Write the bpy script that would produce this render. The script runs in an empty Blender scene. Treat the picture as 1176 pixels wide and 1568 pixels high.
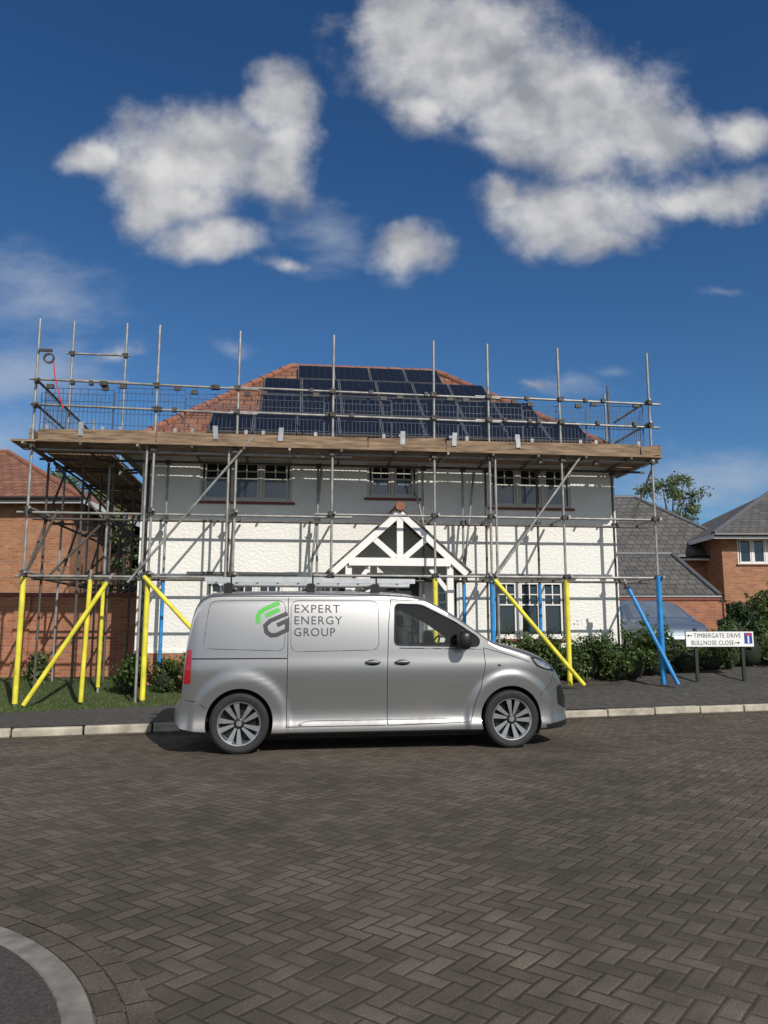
import bpy, bmesh, math, random
from mathutils import Vector, Matrix, noise as mnoise
R = math.radians
scene = bpy.context.scene
random.seed(7)

# ------------------------------------------------------------------ helpers
def link(o, parent=None):
    scene.collection.objects.link(o)
    if parent: o.parent = parent
    return o
def empty(name, loc=(0,0,0), rz=0.0):
    e = bpy.data.objects.new(name, None); e.location = loc; e.rotation_euler = (0,0,rz)
    e.empty_display_size = .2
    return link(e)

class MB:
    def __init__(s): s.v=[]; s.f=[]; s.m=[]
    def add(s, vs, fs, mat=0):
        b=len(s.v); s.v += [tuple(p) for p in vs]
        for f in fs: s.f.append(tuple(i+b for i in f)); s.m.append(mat)
    def box(s, x0,x1,y0,y1,z0,z1, mat=0):
        vs=[(x0,y0,z0),(x1,y0,z0),(x1,y1,z0),(x0,y1,z0),(x0,y0,z1),(x1,y0,z1),(x1,y1,z1),(x0,y1,z1)]
        s.add(vs,[(0,3,2,1),(4,5,6,7),(0,1,5,4),(1,2,6,5),(2,3,7,6),(3,0,4,7)],mat)
    def obox(s, c, ax, ay, az, mat=0):
        c=Vector(c); ax=Vector(ax); ay=Vector(ay); az=Vector(az); vs=[]
        for k in (-1,1):
            for i,j in ((-1,-1),(1,-1),(1,1),(-1,1)): vs.append(c+ax*i+ay*j+az*k)
        s.add(vs,[(0,3,2,1),(4,5,6,7),(0,1,5,4),(1,2,6,5),(2,3,7,6),(3,0,4,7)],mat)
    def beam(s, p0, p1, w, d, mat=0, up=(0,1,0)):
        p0=Vector(p0); p1=Vector(p1); a=(p1-p0)/2; n=a.normalized(); u=Vector(up)
        b=n.cross(u).normalized(); c=b.cross(n)
        s.obox((p0+p1)/2, a, b*w/2, c*d/2, mat)
    def tube(s, p0, p1, r, n=8, mat=0, r1=None, caps=True):
        p0=Vector(p0); p1=Vector(p1); r1=r if r1 is None else r1
        d=(p1-p0).normalized(); a=d.orthogonal().normalized(); b=d.cross(a); vs=[]
        for p,rr in ((p0,r),(p1,r1)):
            for i in range(n):
                t=2*math.pi*i/n; vs.append(p+(a*math.cos(t)+b*math.sin(t))*rr)
        fs=[(i,(i+1)%n,n+(i+1)%n,n+i) for i in range(n)]
        if caps: fs += [tuple(range(n-1,-1,-1)), tuple(range(n,2*n))]
        s.add(vs,fs,mat)
    def path(s, pts, r, n=6, mat=0, closed=False):
        m=len(pts)
        for i in range(m if closed else m-1): s.tube(pts[i],pts[(i+1)%m],r,n,mat)
    def ell(s, c, r, nu=16, nv=10, mat=0, p=1.0):
        vs=[]; sg=lambda v: math.copysign(abs(v)**p, v)
        for j in range(nv+1):
            ph=-math.pi/2+math.pi*j/nv
            for i in range(nu):
                th=2*math.pi*i/nu
                vs.append((c[0]+r[0]*sg(math.cos(ph))*sg(math.cos(th)), c[1]+r[1]*sg(math.cos(ph))*sg(math.sin(th)), c[2]+r[2]*sg(math.sin(ph))))
        fs=[(j*nu+i,j*nu+(i+1)%nu,(j+1)*nu+(i+1)%nu,(j+1)*nu+i) for j in range(nv) for i in range(nu)]
        s.add(vs,fs,mat)
    def lathe_y(s, prof, n=48, mat=0, c=(0,0,0)):
        vs=[];
        for r,y in prof:
            for i in range(n):
                t=2*math.pi*i/n; vs.append((c[0]+r*math.cos(t), c[1]+y, c[2]+r*math.sin(t)))
        fs=[(j*n+i,j*n+(i+1)%n,(j+1)*n+(i+1)%n,(j+1)*n+i) for j in range(len(prof)-1) for i in range(n)]
        s.add(vs,fs,mat)
    def obj(s, name, mats, parent=None, smooth=None, loc=None, recalc=False, bevel=0):
        me=bpy.data.meshes.new(name); me.from_pydata(s.v,[],s.f); me.update()
        if recalc:
            bm=bmesh.new(); bm.from_mesh(me); bmesh.ops.recalc_face_normals(bm,faces=bm.faces[:]); bm.to_mesh(me); bm.free()
        for m in mats: me.materials.append(m)
        me.polygons.foreach_set('material_index', s.m)
        uv_metric(me)
        if smooth is not None:
            me.shade_smooth(); me.set_sharp_from_angle(angle=R(smooth))
        o=bpy.data.objects.new(name,me); link(o,parent)
        if loc: o.location=loc
        if bevel:
            b=o.modifiers.new('b','BEVEL'); b.width=bevel; b.segments=2; b.limit_method='ANGLE'
        return o

def uv_metric(me):
    uvl=me.uv_layers.new(name='UVMap'); data=[0.0]*(len(me.loops)*2)
    co=[v.co for v in me.vertices]
    for p in me.polygons:
        n=p.normal
        if abs(n.z)>.995 or n.length<.1: u=Vector((1,0,0)); v=Vector((0,1,0))
        else:
            u=Vector((0,0,1)).cross(n).normalized(); v=n.cross(u)
        for li,vi in zip(p.loop_indices,p.vertices):
            data[2*li]=co[vi].dot(u); data[2*li+1]=co[vi].dot(v)
    uvl.data.foreach_set('uv',data)

def pchip(tab):
    xs=[t[0] for t in tab]; ys=[t[1] for t in tab]; n=len(xs)
    h=[xs[i+1]-xs[i] for i in range(n-1)]; d=[(ys[i+1]-ys[i])/h[i] for i in range(n-1)]
    m=[d[0]]+[0]*(n-2)+[d[-1]]
    for i in range(1,n-1):
        if d[i-1]*d[i]>0:
            w1=2*h[i]+h[i-1]; w2=h[i]+2*h[i-1]; m[i]=(w1+w2)/(w1/d[i-1]+w2/d[i])
    def f(x):
        if x<=xs[0]: return ys[0]
        if x>=xs[-1]: return ys[-1]
        i=0
        while x>xs[i+1]: i+=1
        t=(x-xs[i])/h[i]
        return (ys[i]*(1+2*t)*(1-t)**2+m[i]*h[i]*t*(1-t)**2+ys[i+1]*t*t*(3-2*t)+m[i+1]*h[i]*t*t*(t-1))
    return f
def ss(t): t=max(0,min(1,t)); return t*t*(3-2*t)

# ------------------------------------------------------------------ materials
class NT:
    def __init__(s, nt): s.t=nt
    def n(s, typ, **kw):
        nd=s.t.nodes.new(typ)
        for k,v in kw.items(): setattr(nd,k,v)
        return nd
    def set(s, nd, a, b):
        i=nd.inputs[a]
        if isinstance(b,bpy.types.NodeSocket): s.t.links.new(b,i)
        else: i.default_value=b
    def m(s, op, a, b=None, c=None):
        nd=s.t.nodes.new('ShaderNodeMath'); nd.operation=op
        for i,x in enumerate((a,b,c)):
            if x is not None: s.set(nd,i,x)
        return nd.outputs[0]
    def mix(s, f, a, b, blend='MIX'):
        nd=s.t.nodes.new('ShaderNodeMix'); nd.data_type='RGBA'; nd.blend_type=blend
        s.set(nd,0,f); s.set(nd,6,a); s.set(nd,7,b); return nd.outputs[2]
    def noise(s, vec, scale, detail=4, rough=.55):
        nd=s.n('ShaderNodeTexNoise'); nd.inputs['Scale'].default_value=scale; nd.inputs['Detail'].default_value=detail
        nd.inputs['Roughness'].default_value=rough
        if vec is not None: s.t.links.new(vec,nd.inputs['Vector'])
        return nd.outputs[0]
    def ramp(s, f, a, b, lo=0., hi=1.):
        nd=s.n('ShaderNodeMapRange'); s.set(nd,0,f)
        for i,v in ((1,a),(2,b),(3,lo),(4,hi)): s.set(nd,i,v)
        return nd.outputs[0]
def c4(c): return (c[0],c[1],c[2],1.0)
def newmat(name):
    m=bpy.data.materials.new(name); m.use_nodes=True; nt=NT(m.node_tree)
    p=m.node_tree.nodes['Principled BSDF']; return m,nt,p
def simple(name, col, rough=.6, metal=0., var=.15, scale=6., bump=0., bscale=40., coat=0., spec=.5, dist=.01, stretch=None):
    m,nt,p=newmat(name)
    tc=nt.n('ShaderNodeTexCoord').outputs['Object']
    if stretch:
        mp=nt.n('ShaderNodeMapping'); nt.set(mp,0,tc); mp.inputs['Scale'].default_value=stretch; tc=mp.outputs[0]
    nz=nt.noise(tc,scale,5)
    lo=tuple(x*(1-var) for x in col); hi=tuple(min(1,x*(1+var)) for x in col)
    nt.set(p,'Base Color',nt.mix(nt.ramp(nz,.3,.7),c4(lo),c4(hi)))
    p.inputs['Roughness'].default_value=rough; p.inputs['Metallic'].default_value=metal
    p.inputs['Coat Weight'].default_value=coat; p.inputs['Specular IOR Level'].default_value=spec
    if bump:
        b=nt.n('ShaderNodeBump'); b.inputs['Strength'].default_value=bump; b.inputs['Distance'].default_value=dist
        nt.set(b,'Height',nt.noise(tc,bscale,4)); nt.set(p,'Normal',b.outputs[0])
    return m
def brickmat(name, c1, c2, mortar, w=.225, h=.075, ms=.010, bump=.5, offset=.5, dist=.01, mottling=.35):
    m,nt,p=newmat(name)
    uv=nt.n('ShaderNodeTexCoord').outputs['UV']
    b=nt.n('ShaderNodeTexBrick'); b.offset=offset
    nt.set(b,'Vector',uv); b.inputs['Scale'].default_value=1
    b.inputs['Color1'].default_value=c4(c1); b.inputs['Color2'].default_value=c4(c2); b.inputs['Mortar'].default_value=c4(mortar)
    b.inputs['Mortar Size'].default_value=ms; b.inputs['Brick Width'].default_value=w; b.inputs['Row Height'].default_value=h
    nz=nt.noise(uv,3,5); nz2=nt.noise(uv,40,3)
    f=nt.m('MULTIPLY_ADD',nz,mottling*2,1-mottling); f=nt.m('MULTIPLY',f,nt.m('MULTIPLY_ADD',nz2,.4,.8))
    sc=nt.n('ShaderNodeVectorMath',operation='SCALE'); nt.set(sc,0,b.outputs[0]); nt.set(sc,3,f)
    nt.set(p,'Base Color',sc.outputs[0]); p.inputs['Roughness'].default_value=.85
    bp=nt.n('ShaderNodeBump'); bp.inputs['Strength'].default_value=bump; bp.inputs['Distance'].default_value=dist
    nt.set(bp,'Height',nt.m('SUBTRACT',nt.m('MULTIPLY',nz2,.3),b.outputs['Fac'])); nt.set(p,'Normal',bp.outputs[0])
    return m
def tilemat(name, c1, c2, w=.30, h=.30):
    m,nt,p=newmat(name)
    uv=nt.n('ShaderNodeTexCoord').outputs['UV']
    b=nt.n('ShaderNodeTexBrick'); nt.set(b,'Vector',uv); b.inputs['Scale'].default_value=1
    b.inputs['Color1'].default_value=c4(c1); b.inputs['Color2'].default_value=c4(c2); b.inputs['Mortar'].default_value=c4([x*.25 for x in c1])
    b.inputs['Mortar Size'].default_value=.012; b.inputs['Brick Width'].default_value=w; b.inputs['Row Height'].default_value=h
    sep=nt.n('ShaderNodeSeparateXYZ'); nt.set(sep,0,uv)
    saw=nt.m('FRACT',nt.m('DIVIDE',sep.outputs[1],h))
    nz=nt.noise(uv,2.5,5)
    f=nt.m('MULTIPLY_ADD',nz,.9,.55)
    sc=nt.n('ShaderNodeVectorMath',operation='SCALE'); nt.set(sc,0,b.outputs[0]); nt.set(sc,3,f)
    nt.set(p,'Base Color',sc.outputs[0]); p.inputs['Roughness'].default_value=.8
    bp=nt.n('ShaderNodeBump'); bp.inputs['Strength'].default_value=.9; bp.inputs['Distance'].default_value=.03
    nt.set(bp,'Height',nt.m('SUBTRACT',nt.m('SUBTRACT',1.0,saw),b.outputs['Fac'])); nt.set(p,'Normal',bp.outputs[0])
    return m

M={}
M['steel']=simple('galvanised_tube',(.30,.295,.28),.5,.35,.35,5)
M['steel_dark']=simple('weathered_tube',(.11,.095,.08),.6,.3,.4,5)
M['coupler']=simple('coupler_steel',(.07,.062,.055),.6,.4,.3,9)
M['yellow']=simple('yellow_sleeve',(.72,.64,.05),.55,0,.22,4)
M['blue']=simple('blue_paint_tube',(.02,.24,.58),.5,0,.28,5)
M['board']=simple('scaffold_board',(.225,.155,.098),.85,0,.6,2.2,.4,30,stretch=(1,8,8))
M['wire']=simple('wire_mesh_steel',(.055,.07,.10),.5,.3,.2,5)
M['plate']=simple('board_clip_plate',(.30,.31,.32),.5,.4,.25,8)
M['black']=simple('black_plastic',(.012,.012,.013),.4,0,.2,10)
M['rubber']=simple('tyre_rubber',(.018,.018,.019),.75,0,.25,14,.2,90,dist=.003)
M['red']=simple('red_rope',(.5,.03,.02),.7)
M['white_timber']=simple('white_painted_timber',(.82,.81,.78),.5,0,.05,3)
M['frame']=simple('cream_window_frame',(.56,.53,.47),.45,0,.05,3)
M['white_frame']=simple('white_window_frame',(.75,.74,.71),.4,0,.04,3)
M['concrete']=simple('kerb_concrete',(.40,.365,.29),.9,0,.38,4,.3,120)
M['edging']=simple('edging_concrete',(.19,.18,.155),.9,0,.32,9,.3,120)
M['tarmac']=simple('footpath_tarmac',(.060,.056,.051),.92,0,.35,9,.6,220,dist=.004)
M['tarmac2']=simple('reddish_tarmac',(.058,.047,.042),.92,0,.5,60,.6,260,dist=.004)
M['lead']=simple('lead_flashing',(.12,.12,.13),.6,.2,.2,5)
M['post']=simple('sign_post_black',(.02,.02,.02),.5)
M['signw']=simple('sign_face_white',(.82,.82,.80),.4,0,.03,3)
M['signb']=simple('sign_blue',(.02,.06,.35),.4,0,.05,3)
M['signk']=simple('sign_lettering_black',(.01,.01,.01),.4)
M['bark']=simple('bark',(.10,.08,.06),.9,0,.3,12,.5,30)
M['fascia']=simple('fascia_board',(.30,.28,.25),.5)
M['brick']=brickmat('house_brick',(.31,.11,.048),(.42,.18,.08),(.28,.22,.165))
M['brickwall']=brickmat('garden_wall_brick',(.31,.095,.045),(.42,.155,.075),(.28,.20,.15))
M['sillt']=simple('sill_clay_tile',(.18,.05,.033),.7,0,.3,15)
M['tile_red']=tilemat('clay_tile_roof',(.18,.075,.045),(.26,.118,.070))
M['tile_grey']=tilemat('grey_tile_roof',(.085,.082,.078),(.125,.118,.108))
M['ridge']=simple('clay_ridge_tile',(.25,.10,.06),.8,0,.35,8)

m,nt,p=newmat('white_roughcast_render'); M['render']=m
tc=nt.n('ShaderNodeTexCoord').outputs['Object']
mp=nt.n('ShaderNodeMapping'); nt.set(mp,0,tc); mp.inputs['Scale'].default_value=(1,1,1.5)
n1=nt.noise(mp.outputs[0],13,6,.6); n2=nt.noise(tc,.8,4)
nt.set(p,'Base Color',nt.mix(nt.ramp(n2,.35,.7),c4((.80,.785,.74)),c4((.86,.85,.81))))
p.inputs['Roughness'].default_value=.9
bp=nt.n('ShaderNodeBump'); bp.inputs['Strength'].default_value=.40; bp.inputs['Distance'].default_value=.020
nt.set(bp,'Height',nt.ramp(n1,.36,.64)); nt.set(p,'Normal',bp.outputs[0])

def glassmat(name, col, rough=.04):
    m,nt,p=newmat(name)
    tc=nt.n('ShaderNodeTexCoord').outputs['Object']
    nt.set(p,'Base Color',nt.mix(nt.noise(tc,2,3),c4([x*.5 for x in col]),c4([x*1.5 for x in col])))
    p.inputs['Roughness'].default_value=rough; p.inputs['Specular IOR Level'].default_value=.9
    b=nt.n('ShaderNodeBump'); b.inputs['Strength'].default_value=.04; b.inputs['Distance'].default_value=.02
    nt.set(b,'Height',nt.noise(tc,2.5,2)); nt.set(p,'Normal',b.outputs[0])
    return m
M['glass']=glassmat('window_glass',(.015,.022,.035))
M['glass2']=glassmat('window_glass_with_net_curtain',(.13,.16,.20),.08)
m,nt,p=newmat('van_side_glass'); M['vglass']=m
tr=nt.n('ShaderNodeBsdfTransparent'); tr.inputs[0].default_value=(.84,.91,.87,1)
gl=nt.n('ShaderNodeBsdfGlossy'); gl.inputs['Roughness'].default_value=.02
fr=nt.n('ShaderNodeFresnel'); fr.inputs[0].default_value=1.5
mx=nt.n('ShaderNodeMixShader'); nt.set(mx,0,nt.m('ADD',fr.outputs[0],.03)); nt.set(mx,1,tr.outputs[0]); nt.set(mx,2,gl.outputs[0])
nt.t.links.new(mx.outputs[0],nt.t.nodes['Material Output'].inputs[0])

def paint(name,col,metal=.78,rough=.36):
    m,nt,p=newmat(name)
    tc=nt.n('ShaderNodeTexCoord').outputs['Object']
    nz=nt.noise(tc,400,2); dirt=nt.noise(tc,2.2,5)
    sep=nt.n('ShaderNodeSeparateXYZ'); nt.set(sep,0,tc)
    low=nt.m('MULTIPLY',nt.ramp(sep.outputs[2],.80,.2),nt.ramp(dirt,.3,.65))
    c=nt.mix(nt.ramp(nz,.3,.7),c4([x*.9 for x in col]),c4([x*1.1 for x in col]))
    nt.set(p,'Base Color',nt.mix(nt.m('MULTIPLY',low,.45),c,c4((.12,.105,.09))))
    p.inputs['Metallic'].default_value=metal
    nt.set(p,'Roughness',nt.m('MULTIPLY_ADD',low,.25,rough))
    p.inputs['Coat Weight'].default_value=.6; p.inputs['Coat Roughness'].default_value=.05
    return m
M['silver']=paint('silver_metallic_paint',(.290,.290,.292))
M['carpaint']=paint('pale_blue_metallic_paint',(.30,.36,.42))
M['darkint']=simple('dark_interior',(.02,.02,.022),.8)
M['alloy']=simple('machined_alloy',(.62,.62,.64),.25,.9,.1,10)
M['alloyd']=simple('dark_alloy',(.03,.03,.033),.4,.5,.1,10)
M['green']=simple('logo_green',(.06,.44,.04),.4,0,.02,3)
M['logog']=simple('logo_dark_grey',(.025,.028,.032),.4,0,.05,3)
M['tail']=simple('tail_lamp_red',(.28,.01,.01),.12,0,.1,30,coat=1)
M['head']=simple('headlamp_lens',(.35,.37,.40),.08,.6,.5,18,coat=1)
M['groove']=simple('panel_gap',(.02,.02,.022),.7)
M['groove2']=simple('panel_crease',(.12,.125,.13),.4,.5)
M['alu']=simple('ladder_aluminium',(.62,.63,.64),.35,.6,.1,10)

m,nt,p=newmat('solar_cells'); M['solar']=m
uv=nt.n('ShaderNodeTexCoord').outputs['UV']
b=nt.n('ShaderNodeTexBrick'); b.offset=0; nt.set(b,'Vector',uv); b.inputs['Scale'].default_value=1
b.inputs['Color1'].default_value=(.008,.009,.013,1); b.inputs['Color2'].default_value=(.010,.012,.018,1); b.inputs['Mortar'].default_value=(.03,.032,.036,1)
b.inputs['Mortar Size'].default_value=.004; b.inputs['Brick Width'].default_value=.16; b.inputs['Row Height'].default_value=.16
nt.set(p,'Base Color',b.outputs[0]); p.inputs['Roughness'].default_value=.22; p.inputs['Specular IOR Level'].default_value=.3
M['solframe']=simple('panel_frame',(.22,.225,.23),.4,.5)

def leafmat(name, lo, hi):
    m,nt,p=newmat(name)
    g=nt.n('ShaderNodeNewGeometry'); tc=nt.n('ShaderNodeTexCoord').outputs['Object']
    r=g.outputs['Random Per Island']; nz=nt.noise(tc,2.2,3)
    f=nt.m('MULTIPLY_ADD',r,.6,nt.m('MULTIPLY',nt.ramp(nz,.3,.7),.4))
    nt.set(p,'Base Color',nt.mix(f,c4(lo),c4(hi))); p.inputs['Roughness'].default_value=.5
    t=nt.n('ShaderNodeBsdfTranslucent'); nt.set(t,0,nt.mix(f,c4([x*1.2 for x in lo]),c4([x*1.3 for x in hi])))
    ms=nt.n('ShaderNodeMixShader'); ms.inputs[0].default_value=.3
    nt.set(ms,1,p.outputs[0]); nt.set(ms,2,t.outputs[0]); nt.t.links.new(ms.outputs[0],nt.t.nodes['Material Output'].inputs[0])
    return m
M['leaf']=leafmat('hedge_leaves',(.020,.048,.012),(.12,.18,.04))
M['leaf2']=leafmat('tree_leaves',(.06,.09,.03),(.17,.20,.07))
M['leafd']=leafmat('dark_leaves',(.010,.028,.010),(.045,.085,.022))
M['grass']=leafmat('grass_blades',(.05,.09,.02),(.13,.17,.05))
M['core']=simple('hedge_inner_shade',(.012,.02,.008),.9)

def block_colour(nt,tc,rnd):
    body=nt.mix(rnd,c4((.082,.067,.051)),c4((.122,.102,.079)))
    big=nt.noise(tc,.38,6,.62); mid=nt.noise(tc,4,6,.6); fine=nt.noise(tc,130,3,.7)
    f=nt.m('MULTIPLY',nt.ramp(big,.32,.68,.62,1.28),nt.m('MULTIPLY',nt.ramp(mid,.3,.7,.78,1.2),nt.ramp(fine,.3,.7,.5,1.55)))
    sc=nt.n('ShaderNodeVectorMath',operation='SCALE'); nt.set(sc,0,body); nt.set(sc,3,f)
    return sc.outputs[0],fine
def paving():
    m,nt,p=newmat('herringbone_block_paving')
    tc=nt.n('ShaderNodeTexCoord').outputs['Object']
    mp=nt.n('ShaderNodeMapping'); nt.set(mp,0,tc); mp.inputs['Rotation'].default_value=(0,0,R(38)); mp.inputs['Scale'].default_value=(10.8,10.8,10.8)
    wob=nt.n('ShaderNodeVectorMath',operation='MULTIPLY_ADD')
    nn=nt.n('ShaderNodeTexNoise'); nn.inputs['Scale'].default_value=1.3; nt.set(nn,'Vector',tc)
    nt.set(wob,0,nn.outputs['Color']); wob.inputs[1].default_value=(.45,.45,0); nt.set(wob,2,mp.outputs[0])
    sp=nt.n('ShaderNodeSeparateXYZ'); nt.set(sp,0,wob.outputs[0]); x,y=sp.outputs[0],sp.outputs[1]
    i=nt.m('FLOOR',x); j=nt.m('FLOOR',y); fx=nt.m('FRACT',nt.m('ADD',x,1000)); fy=nt.m('FRACT',nt.m('ADD',y,1000))
    mm=nt.m('FLOORED_MODULO',nt.m('ADD',nt.m('SUBTRACT',i,j),.01),4.0) ; mm=nt.m('FLOOR',mm)
    eq=[nt.m('COMPARE',mm,float(k),.3) for k in range(4)]
    L=nt.m('ADD',fx,nt.m('MULTIPLY',eq[1],9)); Rr=nt.m('ADD',nt.m('SUBTRACT',1,fx),nt.m('MULTIPLY',eq[0],9))
    B=nt.m('ADD',fy,nt.m('MULTIPLY',eq[2],9)); T=nt.m('ADD',nt.m('SUBTRACT',1,fy),nt.m('MULTIPLY',eq[3],9))
    d=nt.m('MINIMUM',nt.m('MINIMUM',L,Rr),nt.m('MINIMUM',B,T))
    bi=nt.m('SUBTRACT',i,eq[1]); bj=nt.m('SUBTRACT',j,eq[2])
    cb=nt.n('ShaderNodeCombineXYZ'); nt.set(cb,0,bi); nt.set(cb,1,bj)
    wn=nt.n('ShaderNodeTexWhiteNoise'); wn.noise_dimensions='2D'; nt.set(wn,'Vector',cb.outputs[0])
    rnd=wn.outputs['Value']
    col,fine=block_colour(nt,tc,rnd)
    dd=nt.m('ADD',d,nt.m('MULTIPLY',nt.m('SUBTRACT',nt.noise(tc,60,3),.5),.09))
    jn=nt.noise(tc,1.1,4)
    jt=nt.ramp(dd,.02,.10)
    jc=nt.mix(nt.ramp(jn,.4,.65),c4((.034,.029,.022)),c4((.068,.058,.044)))
    nt.set(p,'Base Color',nt.mix(jt,jc,col)); p.inputs['Roughness'].default_value=.9; p.inputs['Specular IOR Level'].default_value=.25
    bp=nt.n('ShaderNodeBump'); bp.inputs['Strength'].default_value=.5; bp.inputs['Distance'].default_value=.010
    nt.set(bp,'Height',nt.m('ADD',nt.m('ADD',nt.ramp(d,.0,.16),nt.m('MULTIPLY',rnd,.2)),nt.m('MULTIPLY',fine,.6))); nt.set(p,'Normal',bp.outputs[0])
    return m
M['paving']=paving()
m,nt,p=newmat('border_paving_block'); M['block']=m
g_=nt.n('ShaderNodeNewGeometry'); col,fine=block_colour(nt,nt.n('ShaderNodeTexCoord').outputs['Object'],g_.outputs['Random Per Island'])
nt.set(p,'Base Color',col); p.inputs['Roughness'].default_value=.9; p.inputs['Specular IOR Level'].default_value=.25
def groundmat(name,a,b,c,soil=False):
    m,nt,p=newmat(name); tc=nt.n('ShaderNodeTexCoord').outputs['Object']
    x=nt.mix(nt.ramp(nt.noise(tc,.6,6),.4,.6),c4(a),c4(b)); x=nt.mix(nt.ramp(nt.noise(tc,25,4),.45,.65),x,c4(c))
    if soil:
        sp=nt.n('ShaderNodeSeparateXYZ'); nt.set(sp,0,tc)
        s1=nt.mix(nt.ramp(nt.noise(tc,18,5),.35,.65),c4((.035,.026,.018)),c4((.075,.055,.038)))
        f=nt.m('MULTIPLY',nt.ramp(sp.outputs[0],-3.2,-2.6),nt.ramp(sp.outputs[1],24,22)); x=nt.mix(f,x,s1)
    nt.set(p,'Base Color',x); p.inputs['Roughness'].default_value=.95
    bp=nt.n('ShaderNodeBump'); bp.inputs['Distance'].default_value=.03; nt.set(bp,'Height',nt.noise(tc,40,4)); nt.set(p,'Normal',bp.outputs[0])
    return m
M['lawn']=groundmat('lawn_and_soil',(.055,.085,.025),(.075,.10,.03),(.045,.05,.022),True)
M['far']=groundmat('grassland',(.05,.08,.025),(.07,.10,.03),(.05,.07,.02))

# ------------------------------------------------------------------ terrain
def kerbY(X): return 12.03+.29*X
def g(X,Y):
    t=Y-kerbY(X)
    return .11+max(0,min(1.3,(X+6)/11))*.25*ss(t/1.5)+.30*ss((Y-(14.5+.115*X))/1.6)
mb=MB(); mb.add([(-1500,-1500,-.06),(1500,-1500,-.06),(1500,1500,-.06),(-1500,1500,-.06)],[(0,1,2,3)])
mb.obj('ground',[M['far']])
mb=MB(); mb.add([(-50,-45,0),(50,-45,0),(50,kerbY(50),0),(-50,kerbY(-50),0)],[(0,1,2,3)])
mb.obj('road',[M['paving']])
def strip(t0,t1,nt_,x0,x1,nx,off,name,mat):
    vs=[];fs=[]
    for j in range(nt_+1):
        t=t0+(t1-t0)*j/nt_
        for i in range(nx+1):
            X=x0+(x1-x0)*i/nx; Y=kerbY(X)+t; vs.append((X,Y,g(X,Y)+off))
    for j in range(nt_):
        for i in range(nx): a=j*(nx+1)+i; fs.append((a,a+1,a+nx+2,a+nx+1))
    mb=MB(); mb.add(vs,fs); return mb.obj(name,[mat],smooth=60)
strip(.125,60,150,-45,45,150,0,'front_garden',M['lawn'])
strip(.128,2.25,8,-45,45,150,.007,'pavement',M['tarmac'])
mb=MB(); ux=Vector((1,.29,0)).normalized(); uy=Vector((-ux.y,ux.x,0))
s=-45.0; k=0
while s<45:
    c=Vector((0,12.03,0))+ux*(s+.45)+uy*.062; c.z=.055
    mb.obox(c+Vector((0,0,random.uniform(-.007,.007)))+uy*random.uniform(-.006,.006),ux*.442,uy*.0625,Vector((0,0,.06)))
    s+=.905
mb.obj('kerb',[M['concrete']],bevel=.02)
mb=MB(); s=-30.0
while s<30:
    for q in (0,1):
        c=Vector((0,12.03,0))+ux*(s+.1+q*.1)-uy*(.055+q*.105); a=ux*.096; b=uy*.048; h=Vector((0,0,.004))
        mb.add([c-a-b+h,c+a-b+h,c+a+b+h,c-a+b+h],[(0,1,2,3)])
    s+=.2
mb.obj('channel_blocks',[M['block']])
cx,cy=-2.95,2.2; mb=MB(); vs=[];fs=[]; N=60
for i in range(N+1):
    a=R(-80)+R(190)*i/N
    for rr,z in ((1.965,.004),(1.97,.012),(2.075,.012),(2.08,.0)): vs.append((cx+rr*math.cos(a),cy+rr*math.sin(a),z))
for i in range(N):
    for q in range(3): a=i*4+q; fs.append((a,a+1,a+5,a+4))
mb.add(vs,fs); mb.obj('concrete_edging',[M['edging']],recalc=True)
mb=MB(); vs=[(cx+1.966*math.cos(R(-80)+R(190)*i/N),cy+1.966*math.sin(R(-80)+R(190)*i/N),.006) for i in range(N+1)]+[(-12,4,.006),(-12,-2,.006)]
mb.add(vs,[tuple(range(len(vs)))]); mb.obj('tarmac_footpath',[M['tarmac2']])
mb=MB(); na=int(R(190)*2.19/.10)
for r0,r1 in ((2.088,2.185),(2.195,2.29)):
    n2=na//2
    for i in range(n2):
        a0=R(-80)+R(190)*i/n2+(.02 if r0>2.1 else 0); a1=R(-80)+R(190)*(i+.955)/n2+(.02 if r0>2.1 else 0)
        mb.add([(cx+r*math.cos(a),cy+r*math.sin(a),.005) for r,a in ((r0,a0),(r1,a0),(r1,a1),(r0,a1))],[(0,1,2,3)])
mb.obj('border_blocks',[M['block']])

# ------------------------------------------------------------------ house
def wall_open(mb,x0,x1,z0,z1,y,ops,mat=0,rev=.09):
    xs=sorted({x0,x1,*[o[0] for o in ops],*[o[1] for o in ops]}); zs=sorted({z0,z1,*[o[2] for o in ops],*[o[3] for o in ops]})
    for a,b in zip(xs,xs[1:]):
        for c,d in zip(zs,zs[1:]):
            mx,mz=(a+b)/2,(c+d)/2
            if any(o[0]<mx<o[1] and o[2]<mz<o[3] for o in ops): continue
            mb.add([(a,y,c),(b,y,c),(b,y,d),(a,y,d)],[(0,1,2,3)],mat)
    for o in ops:
        a,b,c,d=o; Y=y+rev
        mb.add([(a,y,c),(a,y,d),(a,Y,d),(a,Y,c)],[(0,1,2,3)],mat); mb.add([(b,y,c),(b,Y,c),(b,Y,d),(b,y,d)],[(0,1,2,3)],mat)
        mb.add([(a,y,d),(b,y,d),(b,Y,d),(a,Y,d)],[(0,1,2,3)],mat); mb.add([(a,y,c),(a,Y,c),(b,Y,c),(b,y,c)],[(0,1,2,3)],mat)
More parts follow.
